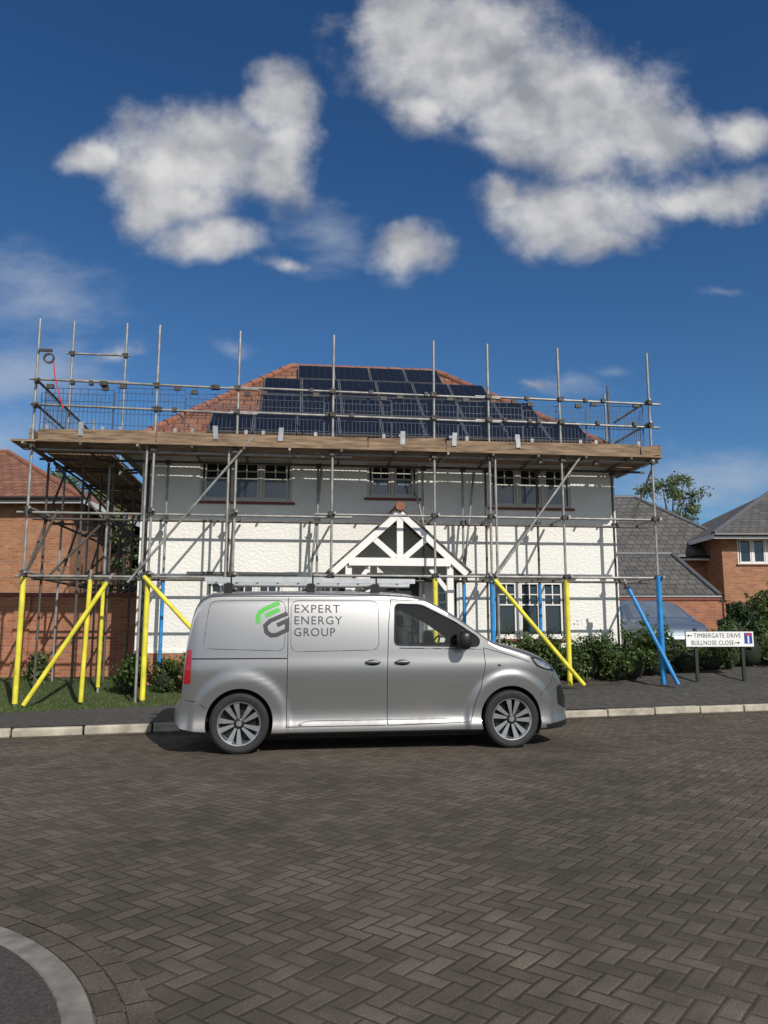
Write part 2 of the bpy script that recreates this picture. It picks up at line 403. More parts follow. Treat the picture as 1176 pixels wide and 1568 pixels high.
def window(mb,x0,x1,z0,z1,y,n,split=.45,bars=True,sill=True):
    fy0,fy1=y+.02,y+.10; fw=.05
    mb.box(x0,x1,fy0,fy1,z1-fw,z1,0); mb.box(x0,x1,fy0,fy1,z0,z0+fw,0)
    mb.box(x0,x0+fw,fy0,fy1,z0+fw,z1-fw,0); mb.box(x1-fw,x1,fy0,fy1,z0+fw,z1-fw,0)
    w=(x1-x0-2*fw)/n; zt=z1-fw-(z1-z0-2*fw)*split
    for i in range(n):
        a=x0+fw+i*w; b=a+w
        if i: mb.box(a-.035,a+.035,fy0+.002,fy1,z0+fw,z1-fw,0)
        a2=a+.045; b2=b-.045
        mb.box(a2-.001,a2+.035,fy0+.012,fy1,z0+fw,z1-fw,0); mb.box(b2-.035,b2+.001,fy0+.012,fy1,z0+fw,z1-fw,0)
        mb.box(a2+.035,b2-.035,fy0+.012,fy1,z1-fw-.04,z1-fw+.001,0); mb.box(a2+.035,b2-.035,fy0+.012,fy1,z0+fw-.001,z0+fw+.04,0)
        if bars:
            mb.box(a2+.035,b2-.035,fy0+.016,fy1-.02,zt-.014,zt+.014,0)
            xm=(a2+b2)/2; mb.box(xm-.011,xm+.011,fy0+.018,fy1-.02,zt+.014,z1-fw-.04,0)
            zm=(zt+z1-fw-.04)/2; mb.box(a2+.035,xm-.011,fy0+.018,fy1-.02,zm-.011,zm+.011,0); mb.box(xm+.011,b2-.035,fy0+.018,fy1-.02,zm-.011,zm+.011,0)
        mb.add([(a,y+.075,zt),(b,y+.075,zt),(b,y+.075,z1-fw),(a,y+.075,z1-fw)],[(0,1,2,3)],1)
        mb.add([(a,y+.075,z0+fw),(b,y+.075,z0+fw),(b,y+.075,zt),(a,y+.075,zt)],[(0,1,2,3)],2)
    if sill: mb.box(x0-.06,x1+.06,y-.05,y+.03,z0-.05,z0-.003,3)

HR=.1145
H=empty('white_rendered_house',(0,15.6,0),HR)
SL,SR,DP=-4.84,4.95,7.4
ups=[(-3.72,-1.88,3.97,4.84),(-.35,.71,4.10,4.84),(2.24,3.98,3.95,4.84)]
dns=[(-3.53,-2.04,1.30,2.44),(2.25,3.82,1.24,2.44),(-1.30,-.62,1.35,2.44),(-.28,.72,.55,2.5),(1.00,1.55,1.35,2.44)]
mb=MB(); wall_open(mb,SL,SR,1.0,5.02,0,ups+[o for o in dns if o[2]>1]+[(-.28,.72,1.0,2.5)])
mb.add([(SL,DP,0),(SL,0,0),(SL,0,5.02),(SL,DP,5.02)],[(0,1,2,3)]); mb.add([(SR,0,0),(SR,DP,0),(SR,DP,5.02),(SR,0,5.02)],[(0,1,2,3)]); mb.add([(SR,DP,0),(SL,DP,0),(SL,DP,5.02),(SR,DP,5.02)],[(0,1,2,3)])
mb.obj('walls',[M['render']],H)
mb=MB(); mb.box(SL-.015,-.28,-.03,.0,.97,1.03); mb.box(.72,SR+.015,-.03,.0,.97,1.03); mb.obj('bellcast_bead',[M['render']],H)
mb=MB(); mb.box(SL-.01,-.285,-.012,.15,-.2,.968); mb.box(.725,SR+.01,-.012,.15,-.2,.968); mb.obj('brick_plinth',[M['brick']],H)
mb=MB()
for o,n in zip(ups,(3,2,3)): window(mb,*o,0,n)
mb.obj('upper_windows',[M['frame'],M['glass'],M['glass2'],M['sillt']],H)
mb=MB()
for o,n in zip([dns[0],dns[1],dns[2],dns[4]],(3,3,1,1)): window(mb,*o,0,n,split=.42)
mb.obj('lower_windows',[M['white_frame'],M['glass'],M['glass'],M['sillt']],H)
mb=MB(); mb.box(-.27,.71,.05,.10,.5,2.5,0); mb.box(-.17,.23,.035,.049,1.5,2.2,1); mb.box(.30,.60,.035,.049,1.5,2.2,1); mb.obj('front_door',[M['post'],M['glass']],H)
mb=MB()
for a,b in ((-3.9,-1.75),(2.0,4.05)): mb.box(a,b,-.10,.0,2.50,2.545)
mb.obj('window_canopies',[M['lead']],H)
ov=.38; ez=4.98; RL,RR,RY,RZ=-2.0,1.80,3.7,8.12
A=(SL-ov,-ov,ez);B=(SR+ov,-ov,ez);C=(SR+ov,DP+ov,ez);D=(SL-ov,DP+ov,ez);E=(RL,RY,RZ);F=(RR,RY,RZ)
mb=MB(); mb.add([A,B,F,E],[(0,1,2,3)]); mb.add([B,C,F],[(0,1,2)]); mb.add([C,D,E,F],[(0,1,2,3)]); mb.add([D,A,E],[(0,1,2)])
mb.obj('tiled_roof',[M['tile_red']],H)
mb=MB()
def ridge(p,q):
    p=Vector(p);q=Vector(q); n=int((q-p).length/.42); 
    for i in range(n):
        a=p.lerp(q,i/n); b=p.lerp(q,(i+.97)/n); mb.tube(a,b,.10,8,r1=.085)
ridge(E,F);ridge(A,E);ridge(B,F);ridge(C,F);ridge(D,E)
mb.obj('ridge_tiles',[M['ridge']],H,smooth=50)
mb=MB(); mb.box(A[0],B[0],-ov+.02,DP+ov-.02,ez-.02,ez-.01,1)
mb.box(A[0],B[0],-ov-.02,-ov+.0,ez-.17,ez-.02,0); mb.box(A[0]-.02,A[0],-ov,DP+ov,ez-.17,ez-.02,0); mb.box(B[0],B[0]+.02,-ov,DP+ov,ez-.17,ez-.02,0)
mb.tube((A[0],-ov-.08,ez-.05),(B[0],-ov-.08,ez-.05),.055,10,2)
mb.tube((SL+.12,-.06,.3),(SL+.12,-.06,4.7),.035,8,2); mb.tube((SL+.12,-.06,4.7),(SL+.12,-ov-.05,4.93),.035,8,2)
mb.obj('gutter_and_fascia',[M['fascia'],M['white_frame'],M['black']],H,smooth=40)
nrm=Vector((0,-(RZ-ez),(RY+ov))).normalized(); sl=Vector((0,RY+ov,RZ-ez)); Ls=sl.length; sd=sl.normalized()
mb=MB()
def panel_row(t0,t1,x0,n,w):
    for i in range(n):
        a=x0+i*w; b=a+w-.02
        c=Vector(((a+b)/2,-ov,ez))+sd*((t0+t1)/2)*Ls+nrm*.11
        hx=Vector(((b-a)/2,0,0)); hy=sd*(t1-t0)*Ls/2
        mb.obox(c,hx,hy,nrm*.018,1)
        cc=c+nrm*.021; ix=hx*.96; iy=hy*.96
        mb.add([cc-ix-iy,cc+ix-iy,cc+ix+iy,cc-ix+iy],[(0,1,2,3)],0)
panel_row(.765,.955,-1.80,4,.90)
panel_row(.545,.755,-2.60,6,.90)
panel_row(.325,.535,-2.60,7,.90)
panel_row(.105,.315,-3.6,9,.90)
mb.obj('solar_panels',[M['solar'],M['solframe']],H)
pc=.20; py=-.95; hw_=1.30; zb_=2.50; za=3.72
mb=MB()
ap=Vector((pc,py,za)); bl=Vector((pc-hw_,py,zb_)); br=Vector((pc+hw_,py,zb_))
for q in (bl,br): mb.beam(ap+Vector((0,0,-.07)),q+Vector((0,0,-.02)),.13,.05)
mb.beam((pc-.98,py+.005,2.70),(pc+.98,py+.005,2.70),.15,.07)
mb.beam((pc,py+.01,2.765),(pc,py+.01,3.56),.12,.05)
for sgn in (-1,1):
    mb.beam((pc+sgn*.08,py+.015,2.78),(pc+sgn*.52,py+.015,3.16),.11,.045)
    mb.box(pc+sgn*.98-.06,pc+sgn*.98+.06,py+.03,py+.15,.5,2.63)
    mb.beam((pc+sgn*.98,py+.09,2.56),(pc+sgn*.98,0,2.56),.10,.10)
    mb.beam((pc+sgn*.97,py+.08,2.1),(pc+sgn*.6,py+.08,2.58),.08,.06)
mb.obj('porch_timber_frame',[M['white_timber']],H)
mb=MB()
for sgn in (-1,1):
    a=Vector((pc,py-.05,za+.03)); b=Vector((pc+sgn*(hw_+.08),py-.05,zb_+.0)); d=Vector((0,.95+.05,0))
    n=Vector((sgn*(za-zb_),0,hw_)).normalized()*.03
    vs=[a,b,b+d,a+d]; vs=vs+[v+n for v in vs]
    mb.add(vs,[(0,1,2,3),(4,5,6,7),(0,1,5,4),(1,2,6,5),(2,3,7,6)])
mb.obj('porch_roof',[M['tile_grey']],H,recalc=True)
mb=MB(); mb.tube((pc,py-.09,za+.05),(pc,.0,za+.05),.09,12); mb.obj('porch_ridge',[M['ridge']],H,smooth=50)

# ------------------------------------------------------------------ scaffolding
S=empty('scaffolding',(0,14.3,0),HR)
def gl(s,y):
    X=s*math.cos(HR)-y*math.sin(HR); Y=14.3+s*math.sin(HR)+y*math.cos(HR); return g(X,Y)
st=MB(); dk=MB(); cp=MB(); pad=MB(); bd=MB(); wr=MB(); pl=MB()
TR=.0242
outs=[(-6.39,7.12,'y'),(-4.26,7.10,'y'),(-2.78,7.05,'y'),(-.99,7.05,None),(.96,7.02,'y'),(2.05,7.0,'b'),(3.50,6.98,'y'),(5.33,6.95,'b')]
def coupler(s,y,z):
    cp.obox((s,y-.012,z),(.040,0,0),(0,.05,0),(0,0,.042)); cp.tube((s+.05,y-.05,z-.06),(s+.05,y-.05,z+.05),.011,6); cp.tube((s-.07,y-.045,z+.02),(s+.03,y-.06,z+.02),.011,6)
for s_,zt,colr in outs:
    z0=gl(s_,0); ln=random.uniform(-.03,.03)
    st.tube((s_,0,z0+.01),(s_+ln,0,zt),TR,10)
    cp.box(s_-.075,s_+.075,-.075,.075,z0+.002,z0+.012)
    if colr: pad.tube((s_,0,z0+.05),(s_,0,2.36),.047,12,0 if colr=='y' else 1)
    for z in (2.42,3.56,4.70,5.46,5.92): coupler(s_,0,z)
for s_ in (-4.38,2.16,-2.9): st.tube((s_,-.01,gl(s_,0)),(s_,0,4.95),TR,8)
for s_,zt,c_ in ((-6.39,4.6,None),(-5.25,4.7,'y'),(-4.15,4.7,'b'),(-2.95,4.7,None),(-1.22,4.7,None),(.9,4.7,None),(1.72,4.7,'b'),(2.2,4.7,None),(3.28,4.7,'b'),(4.9,6.55,None)):
    (dk if random.random()<.4 else st).tube((s_,.95,gl(s_,.95)),(s_,.95,zt),TR,8)
    if c_: pad.tube((s_,.95,gl(s_,.95)+.1),(s_,.95,2.34),.036,10,0 if c_=='y' else 1)
    for z in (2.42,3.56,4.66): coupler(s_,.95,z)
for z,a,b in ((2.36,-6.55,5.45),(3.50,-6.6,5.5),(4.66,-6.55,5.5)):
    st.tube((a,.05,z),(-.6,.05,z+.0),TR,8); st.tube((-1.3,.05,z+.05),(b,.05,z+.05),TR,8)
    dk.tube((a,.90,z),(b+.1,.90,z+.02),TR,8)
for z,a,b in ((5.92,-6.55,5.6),(5.44,-6.5,5.55)):
    st.tube((a,.05,z+.06),(-2.4,.05,z),TR,8); st.tube((-2.9,.05,z+.03),(2.3,.05,z-.01),TR,8); st.tube((1.8,.05,z+.02),(b,.05,z-.02),TR,8)
s_=-6.5
while s_<5.5:
    (dk if random.random()<.6 else st).tube((s_,-.22,4.72),(s_,1.15,4.72),TR,8); s_+=.93+random.uniform(-.1,.1)
for s_,_,_ in outs:
    for z in (2.42,3.56): st.tube((s_+.06,-.15,z),(s_+.06,1.2,z),TR,8)
for j in range(4):
    x=-6.75 if j<3 else -6.6
    while x<5.4:
        L=min(3.9,5.55-x)+random.uniform(-.03,.0)
        y=-.10+j*.24; bd.box(x,x+L,y,y+.225,4.765+random.uniform(0,.006),4.803+random.uniform(0,.006)); x+=3.9
x=-6.30
for L,ya,h in ((2.1,0,.225),(3.9,.0,.205),(1.5,-.012,.225),(3.9,.0,.21),(.6,0,.2)):
    if x>5.4: break
    L=min(L,5.5-x); dz=random.uniform(-.03,.03)
    bd.beam((x,-.045+ya,4.92+dz),(x+L-.03,-.045+ya,4.92-dz*.6),h,.036); x+=L
bd.beam((-6.3,-.13,4.785),(5.3,-.13,4.785),.04,.03)
for j in range(5):
    x=-6.42+j*.24
    for y0 in (1.0,4.9): bd.box(x,x+.225,y0-.05,y0+3.8,4.77+random.uniform(0,.006),4.81)
bd.beam((-6.45,0,4.93),(-6.45,7.8,4.93),.225,.036,up=(1,0,0))
for y in (2,4,6,8):
    st.tube((-6.39,y,gl(-6.39,y)),(-6.39,y,7.9 if y==2 else 6.3),TR,8); dk.tube((-5.25,y-.7,gl(-5.2,y)),(-5.25,y-.7,4.7),TR,8)
    for z in (2.42,3.56,4.72,4.66): dk.tube((-6.6,y+.06,z),(-4.95,y+.06,z),TR,8)
    dk.tube((-6.39,y-1.9,2.4),(-6.39,y,4.6),TR,8)
    for z in (2.42,3.56,4.70): coupler(-6.39,y,z)
st.tube((-5.3,2,4.6),(-5.3,2,7.9),TR,8); st.tube((-6.5,1.98,7.18),(-5.2,1.98,7.18),TR,8); st.tube((-6.5,1.98,6.6),(-5.2,1.98,6.6),TR,8); coupler(-6.39,2,7.18); coupler(-5.3,2,7.18)
for z in (2.36,3.50,4.66,5.9,5.45):
    dk.tube((-6.35,-.2,z),(-6.35,8.1,z),TR,8)
    if z<5: dk.tube((-5.2,.6,z),(-5.2,8.1,z),TR,8)
for a,b in (((-6.3,1,2.4),(-5.3,1,3.5)),((-5.3,.97,3.5),(-6.3,.97,4.6)),((-6.3,3,2.4),(-5.3,3,3.5)),((-5.3,3.1,3.5),(-6.3,3.1,4.6)),((-5.9,.05,3.55),(-6.45,.05,2.2)),((-6.3,5,2.4),(-5.3,5,4.5))): dk.tube(a,b,TR,8)
for y in (1.2,2.6,4.6): dk.tube((-5.8,y,.4),(-5.8,y,4.7),TR,8)
for z in (4.66,5.44,5.9): st.tube((5.30,-.15,z+.04),(5.30,1.6,z+.04),TR,8)
st.tube((5.0,1.35,gl(5,1.3)),(5.0,1.35,6.5),TR,8); bd.beam((5.5,-.05,4.92),(5.5,1.5,4.92),.225,.036,up=(1,0,0))
bd.box(5.0,5.52,.9,1.7,4.77,4.81)
for a,b in (((-2.45,-.06,4.98),(-4.60,-.06,2.25)),((3.85,-.06,4.75),(2.02,-.06,2.30)),((-1.15,.95,4.6),(-1.35,.95,2.3)),((.65,.9,4.6),(.95,.9,3.3)),((1.95,.9,4.6),(1.7,.95,2.3)),((5.1,.5,3.6),(5.35,0,4.6)),((-2.78,.0,3.5),(-2.9,.95,2.4))): st.tube(a,b,TR,8)
for a,b,mt in (((-4.95,-.06,2.25),(-6.15,-.3,gl(-6.1,-.3)+.05),0),((-4.32,-.06,2.36),(-2.9,-.4,.9),0),((2.08,-.07,2.35),(3.68,-.25,gl(3.7,0)+.08),0),((4.85,.3,2.25),(5.50,-.25,gl(5.4,0)+.05),1),((-5.25,-.02,2.3),(-5.3,.0,gl(-5.2,0)+.05),0)):
    pad.tube(a,b,.040,12,mt); 
    d=(Vector(b)-Vector(a)).normalized(); st.tube(Vector(a)-d*.18,Vector(a),TR,8); cp.obox(Vector(a)+Vector((0,.03,.02)),(.05,0,0),(0,.05,0),(0,0,.05))
pad.tube((5.33,-.03,gl(5.33,0)+.04),(5.33,-.03,2.45),.05,12,1)
def guard(x0,x1,y,z0,z1):
    n=max(2,int((x1-x0)/.075)); w=.0048
    for i in range(n+1):
        x=x0+(x1-x0)*i/n; wr.tube((x,y,z0),(x,y,z1-(.0 if i%2 else .10)),w if i not in (0,n) else .009,4,caps=False)
    for z in (z0,z0+.16,z0+.38,z1-.24,z1-.10,z1): wr.tube((x0,y-.006,z),(x1,y-.006,z),w*1.25,4,caps=False)
    for x in (x0+.15,x1-.15):
        cp.box(x-.06,x+.06,y-.06,y+.0,z1-.02,z1+.06); pl.box(x-.03,x+.03,y-.075,y-.06,4.86,5.12)
xs=-6.33
while xs<5.2:
    x2=min(xs+1.28,5.25); guard(xs,x2,.10,5.0+random.uniform(-.02,.02),5.84+random.uniform(-.04,.04)); xs+=1.30
for y0 in (.2,2.3):
    for i in range(22): wr.tube((-6.3,y0+i*.09,5.0),(-6.3,y0+i*.09,5.8),.0045,4,caps=False)
    for z in (5.0,5.3,5.8): wr.tube((-6.3,y0,z),(-6.3,y0+1.9,z),.0055,4,caps=False)
for i in range(14): wr.tube((5.25,.15+i*.09,5.0),(5.25,.15+i*.09,5.75),.0045,4,caps=False)
for x in (-5.55,-3.15,-1.95,.35,1.35,2.6): pl.obox((x,-.075,5.03),(.045,0,0),(0,.008,0),(random.uniform(-.01,.01),0,.13))
for i in range(30):
    x=random.uniform(-6.2,5.1); cp.obox((x,.03,random.choice((5.93,5.47,4.66))),(.035,0,0),(0,.045,0),(0,0,.04))
cp.lathe_y([(.07,-.02),(.10,-.02),(.10,.02),(.07,.02)],20,c=(-6.2,-.05,6.35)); cp.beam((-6.39,-.05,6.5),(-6.15,-.05,6.5),.05,.04)
st.obj('steel_tubes',[M['steel']],S,smooth=50); dk.obj('rear_steel_tubes',[M['steel_dark']],S,smooth=50)
cp.obj('couplers_and_base_plates',[M['coupler']],S); pad.obj('coloured_sleeves',[M['yellow'],M['blue']],S,smooth=50)
bd.obj('scaffold_boards',[M['board']],S); wr.obj('wire_mesh_guards',[M['wire']],S); pl.obj('board_clips',[M['plate']],S)
mb=MB(); mb.path([(-6.12,-.05,6.35),(-6.08,-.06,6.05),(-6.0,-.05,5.75),(-5.9,-.03,5.4)],.012); mb.obj('rope',[M['red']],S)

# ------------------------------------------------------------------ generic vehicle shell
class Shell:
    def __init__(s,T,W,zb,f,rc,wheels,flare=.022,p=.5):
        s.T=pchip(T); s.W=pchip(W); s.zb=pchip(zb); s.f=pchip(f); s.rcf=pchip(rc); s.wh=wheels; s.fl=flare; s.p=p
    def hw(s,x,z):
        y=s.W(x)*s.f(z)
        for wx,wz in s.wh:
            r=math.hypot(x-wx,z-wz)
            y+=s.fl*ss((.60-r)/.08)*ss((z-.05)/.2)
        return y
    def lim(s,x):
        T=s.T(x); zb=s.zb(x); rc=min(s.rcf(x),(T-zb)*.5); return zb,T-rc,T
    def surf(s,x,z):
        zb,zs,T=s.lim(x)
        if z<=zs: return s.hw(x,z)
        t=min(.999,(z-zs)/(T-zs)); sn=t**(1/s.p); return s.hw(x,zs)*math.sqrt(max(0,1-sn*sn))**s.p
    def build(s,name,stations,mats,cutters,parent,glassfn=None,nside=30,nc=12):
        rings=[]
        for x in stations:
            zb,zs,T=s.lim(x); r=[(0,zb),(s.hw(x,zb+.03)*.55,zb),(s.hw(x,zb+.03)*.93,zb)]
            for i in range(nside+1):
                z=zb+.03+(zs-zb-.03)*i/nside; r.append((s.hw(x,z),z))
            h=s.hw(x,zs)
            for i in range(1,nc+1):
                a=math.pi/2*i/nc
                cy_=abs(math.cos(a))**s.p if i<nc else 0; r.append((h*cy_, zs+(T-zs)*math.sin(a)**s.p))
            rings.append(r)
        vs=[];fs=[];n=len(rings[0]); ring=2*n-2
        for x,r in zip(stations,rings):
            for y,z in r: vs.append((x,-y,z))
            for y,z in reversed(r[1:-1]): vs.append((x,y,z))
        ms=[]
        for k in range(len(rings)-1):
            for i in range(ring):
                fs.append((k*ring+i,k*ring+(i+1)%ring,(k+1)*ring+(i+1)%ring,(k+1)*ring+i))
                ms.append(glassfn(stations[k],vs[k*ring+i]) if glassfn else 0)
        fs.append(tuple(range(ring))); ms.append(0); fs.append(tuple(range((len(rings)-1)*ring,len(rings)*ring))); ms.append(0)
        mb=MB(); mb.v=vs; mb.f=fs; mb.m=ms
        o=mb.obj(name,mats,None,recalc=True)
        tmp=[]
        for c in cutters:
            co=c.obj('cut',mats,None,recalc=True); tmp.append(co)
            b=o.modifiers.new('c','BOOLEAN'); b.operation='DIFFERENCE'; b.object=co; b.solver='EXACT'
        dg=bpy.context.evaluated_depsgraph_get(); me=bpy.data.meshes.new_from_object(o.evaluated_get(dg))
        o.modifiers.clear(); o.data=me; me.shade_smooth(); me.set_sharp_from_angle(angle=R(38))
        for t in tmp: bpy.data.objects.remove(t)
        o.parent=parent; return o
    def patch(s,poly,off,name,mat,parent,sides=(-1,),step=.05):
        quads=poly if isinstance(poly[0][0],(tuple,list)) else [poly]
        for sd_ in sides:
            bm=bmesh.new()
            for q in quads: bm.faces.new([bm.verts.new((x,0,z)) for x,z in q])
            s._drape(bm,off,sd_,name,mat,parent,step)
    def _drape(s,bm,off,sd_,name,mat,parent,step):
        x0=min(v.co.x for v in bm.verts); x1=max(v.co.x for v in bm.verts); z0=min(v.co.z for v in bm.verts); z1=max(v.co.z for v in bm.verts)
        x=x0+step
        while x<x1: bmesh.ops.bisect_plane(bm,geom=bm.verts[:]+bm.edges[:]+bm.faces[:],plane_co=(x,0,0),plane_no=(1,0,0)); x+=step
        z=z0+step
        while z<z1: bmesh.ops.bisect_plane(bm,geom=bm.verts[:]+bm.edges[:]+bm.faces[:],plane_co=(0,0,z),plane_no=(0,0,1)); z+=step
        bmesh.ops.triangulate(bm,faces=bm.faces[:])
        for v in bm.verts: v.co.y=sd_*(s.surf(v.co.x,v.co.z)+off)
        me=bpy.data.meshes.new(name); bm.to_mesh(me); bm.free(); me.materials.append(mat); me.shade_smooth()
        o=bpy.data.objects.new(name,me); link(o,parent); return o
    def line(s,mb,pts,r,sides=(-1,1),off=0,mat=0,step=.05,closed=False):
        P=[]; n=len(pts)
        for i in range(n if closed else n-1):
            a=pts[i]; b=pts[(i+1)%n]; m=max(1,int(math.dist(a,b)/step))
            for k in range(m): P.append((a[0]+(b[0]-a[0])*k/m,a[1]+(b[1]-a[1])*k/m))
        P.append(pts[0] if closed else pts[-1])
        for sd_ in sides: mb.path([(x,sd_*(s.surf(x,z)+off),z) for x,z in P],r,6,mat)
def rounded(pts,r,n=5):
    out=[]; m=len(pts)
    for i in range(m):
        p=Vector(pts[i]); a=Vector(pts[i-1]); b=Vector(pts[(i+1)%m])
        da=(a-p); db=(b-p); ra=min(r,da.length*.45); rb=min(r,db.length*.45); p0=p+da.normalized()*ra; p1=p+db.normalized()*rb
        for k in range(n+1):
            t=k/n; q=p0*(1-t)**2+p*2*t*(1-t)+p1*t*t; out.append((q.x,q.y))
    return out
def prism(poly,y0,y1,mat):
    mb=MB(); n=len(poly); vs=[(x,y0,z) for x,z in poly]+[(x,y1,z) for x,z in poly]
    fs=[(i,(i+1)%n,n+(i+1)%n,n+i) for i in range(n)]+[tuple(range(n)),tuple(range(2*n-1,n-1,-1))]
    mb.add(vs,fs,mat); return mb
def circ(cx,cz,r,n=48): return [(cx+r*math.cos(2*math.pi*i/n),cz+r*math.sin(2*math.pi*i/n)) for i in range(n)]
def wheel(parent,x,y,side,r=.345,rim=.245,name='wheel'):
    mb=MB()
    mb.lathe_y([(rim-.01,-.085),(rim+.006,-.104),(rim+.03,-.112),(r-.035,-.115),(r-.008,-.098),(r,-.06),(r,.06),(r-.008,.098),(r-.04,.112),(rim,.1)],56,0)
    mb.lathe_y([(rim+.004,-.106),(rim-.006,-.104),(rim-.018,-.09),(rim-.03,-.03),(rim-.05,.03)],56,1)
    mb.lathe_y([(rim-.045,-.01),(.12,-.005),(.0,-.005)],40,2)
    mb.lathe_y([(.062,-.03),(.062,-.082),(.05,-.092),(.03,-.094),(.0,-.094)],28,2)
    mb.lathe_y([(.034,-.093),(.030,-.099),(0,-.099)],20,1)
    for q in range(5):
        for sg in (-1,1):
            a0=2*math.pi*q/5+R(18)+sg*.30; a1=2*math.pi*q/5+R(18)+sg*.25+.13
            p0=Vector((.045*math.cos(a0),-.078,.045*math.sin(a0))); p1=Vector(((rim-.012)*math.cos(a1),-.088,(rim-.012)*math.sin(a1)))
            d=(p1-p0).normalized(); w=d.cross(Vector((0,1,0)))
            w0=w*.012; w1=w*.033; dp=Vector((0,.035,0))
            vs=[p0-w0,p0+w0,p1+w1,p1-w1]; vs2=[v+dp for v in vs]
            mb.add(vs+vs2,[(0,1,2,3)],1); mb.add(vs+vs2,[(0,4,5,1),(1,5,6,2),(3,2,6,7),(0,3,7,4)],2)
    for q in range(5):
        a=2*math.pi*q/5; mb.tube((.045*math.cos(a),-.094,.045*math.sin(a)),(.045*math.cos(a),-.098,.045*math.sin(a)),.008,8,2)
    o=mb.obj(name,[M['rubber'],M['alloy'],M['alloyd']],parent,smooth=35)
    o.location=(x,y,r); o.rotation_euler=(0,random.uniform(0,1),0 if side<0 else math.pi)
    return o

# ------------------------------------------------------------------ van
V=empty('parked_van',(-2.61,9.98,0),R(8.6))
VT=[(0.05,.55),(.07,.60),(.10,.645),(.13,.74),(.15,1.05),(.19,1.42),(.25,1.70),(.33,1.82),(.45,1.87),(.7,1.89),(1.5,1.905),(2.4,1.90),(2.8,1.88),(3.0,1.84),(3.12,1.78),(3.4,1.62),(3.72,1.40),(3.86,1.31),(3.98,1.27),(4.13,1.235),(4.42,1.15),(4.60,1.06),(4.72,.96),(4.80,.85),(4.87,.72),(4.92,.6),(4.955,.48)]
VW=[(0.05,.80),(.07,.87),(.11,.915),(.17,.93),(.3,.945),(.8,.952),(3.6,.952),(4.0,.948),(4.3,.93),(4.5,.895),(4.65,.84),(4.78,.75),(4.88,.64),(4.955,.48)]
VZ=[(0.05,.36),(.13,.27),(.4,.23),(1.2,.205),(3.6,.205),(4.4,.20),(4.8,.20),(4.955,.27)]
VF=[(.15,.95),(.21,.982),(.255,1.0),(.30,1.0),(.345,.970),(.45,.958),(.60,.970),(.80,.990),(.95,1.0),(1.0,.997),(1.08,.983),(1.2,.968),(1.4,.938),(1.6,.90),(1.75,.865),(1.9,.82)]
VR=[(0,.1),(.12,.2),(.3,.13),(.5,.12),(2.9,.12),(3.2,.09),(3.7,.09),(4.1,.13),(4.6,.18),(4.955,.12)]
RX,FX=.80,4.075
van=Shell(VT,VW,VZ,VF,VR,[(RX,.345),(FX,.345)],.026,.5)
stn=[]
x=.05
while x<4.955:
    stn.append(x); x+= .012 if (x<.34) else (.02 if x>4.5 or 2.95<x<3.95 else .03)
stn.append(4.955)
winp=rounded([(2.63,1.235),(2.65,1.735),(2.98,1.725),(3.38,1.525),(3.70,1.315),(3.68,1.215)],.06)
cuts=[prism(winp,-1.3,1.3,1)]
for wx in (RX,FX):
    cuts.append(prism(circ(wx,.355,.388),-1.3,-.58,1)); cuts.append(prism(circ(wx,.355,.388),.58,1.3,1))
def vgl(x,v):
    zb,zs,T=van.lim(x)
    if 3.06<x<3.80 and v[2]>zs+(T-zs)*.55 and abs(v[1])<.80*van.hw(x,zs): return 2
    return 0
van.build('body_shell',stn,[M['silver'],M['darkint'],M['glass']],cuts,V,vgl)
van.patch(winp,-.004,'side_window',M['vglass'],V,(-1,1))
ln=MB()
van.line(ln,winp,.010,off=-.002,closed=True,mat=0)
van.line(ln,[(winp[0][0],1.20),(3.72,1.185)],.006,off=0,mat=1)
fd=[(2.54,.30),(2.54,1.0),(2.565,1.5),(2.60,1.79),(3.0,1.775)]
van.line(ln,fd,.0045,mat=0)
van.line(ln,[(3.74,1.20),(3.755,1.0),(3.70,.75),(3.62,.55),(3.56,.32)],.0045,mat=0)
van.line(ln,[(2.54,.30),(3.56,.32)],.004,mat=0)
van.line(ln,[(1.345,.30),(1.345,1.8)],.0045,mat=0); van.line(ln,[(1.345,.30),(2.52,.30)],.004,mat=0)
van.line(ln,[(.24,1.085),(1.34,1.085)],.008,mat=0)
van.line(ln,[(.42,1.815),(2.6,1.83)],.005,mat=0)
for pg in ([(.36,1.20),(.42,1.76),(1.31,1.77),(1.31,1.17)],[(1.38,1.16),(1.38,1.77),(2.44,1.77),(2.44,1.18)]):
    van.line(ln,rounded(pg,.10),.0045,closed=True,mat=1,off=-.002)
van.line(ln,[(3.74,1.20),(4.0,1.13),(4.32,1.03)],.004,mat=0)
van.line(ln,[(4.45,.62),(4.62,.75),(4.66,.88)],.004,mat=0)
van.line(ln,[(.12,.62),(.30,.60),(.42,.52)],.004,mat=0)
van.line(ln,rounded([(1.45,.315),(1.60,.36),(3.30,.36),(3.46,.315)],.08),.004,mat=1)
ln.obj('panel_gaps_and_trim',[M['groove'],M['groove2']],V,smooth=60)
van.patch(rounded([(.155,.80),(.18,1.19),(.235,1.19),(.235,.80)],.02),.006,'tail_lamp',M['tail'],V,(-1,1),.03)
van.patch(rounded([(4.33,1.095),(4.50,1.07),(4.63,.99),(4.69,.90),(4.55,.925),(4.42,.97)],.03),.005,'headlamp_surround',M['black'],V,(-1,1),.03)
van.patch(rounded([(4.37,1.07),(4.50,1.045),(4.60,.985),(4.64,.93),(4.54,.945),(4.43,.99)],.03),.009,'headlamp',M['head'],V,(-1,1),.03)
van.patch(rounded([(4.74,.50),(4.72,.72),(4.80,.74),(4.90,.55),(4.90,.42)],.02),.004,'grille_side',M['black'],V,(-1,1),.03)
van.patch([(4.55,.205),(4.52,.27),(4.90,.30),(4.93,.235)],.004,'bumper_lip',M['black'],V,(-1,1),.04)
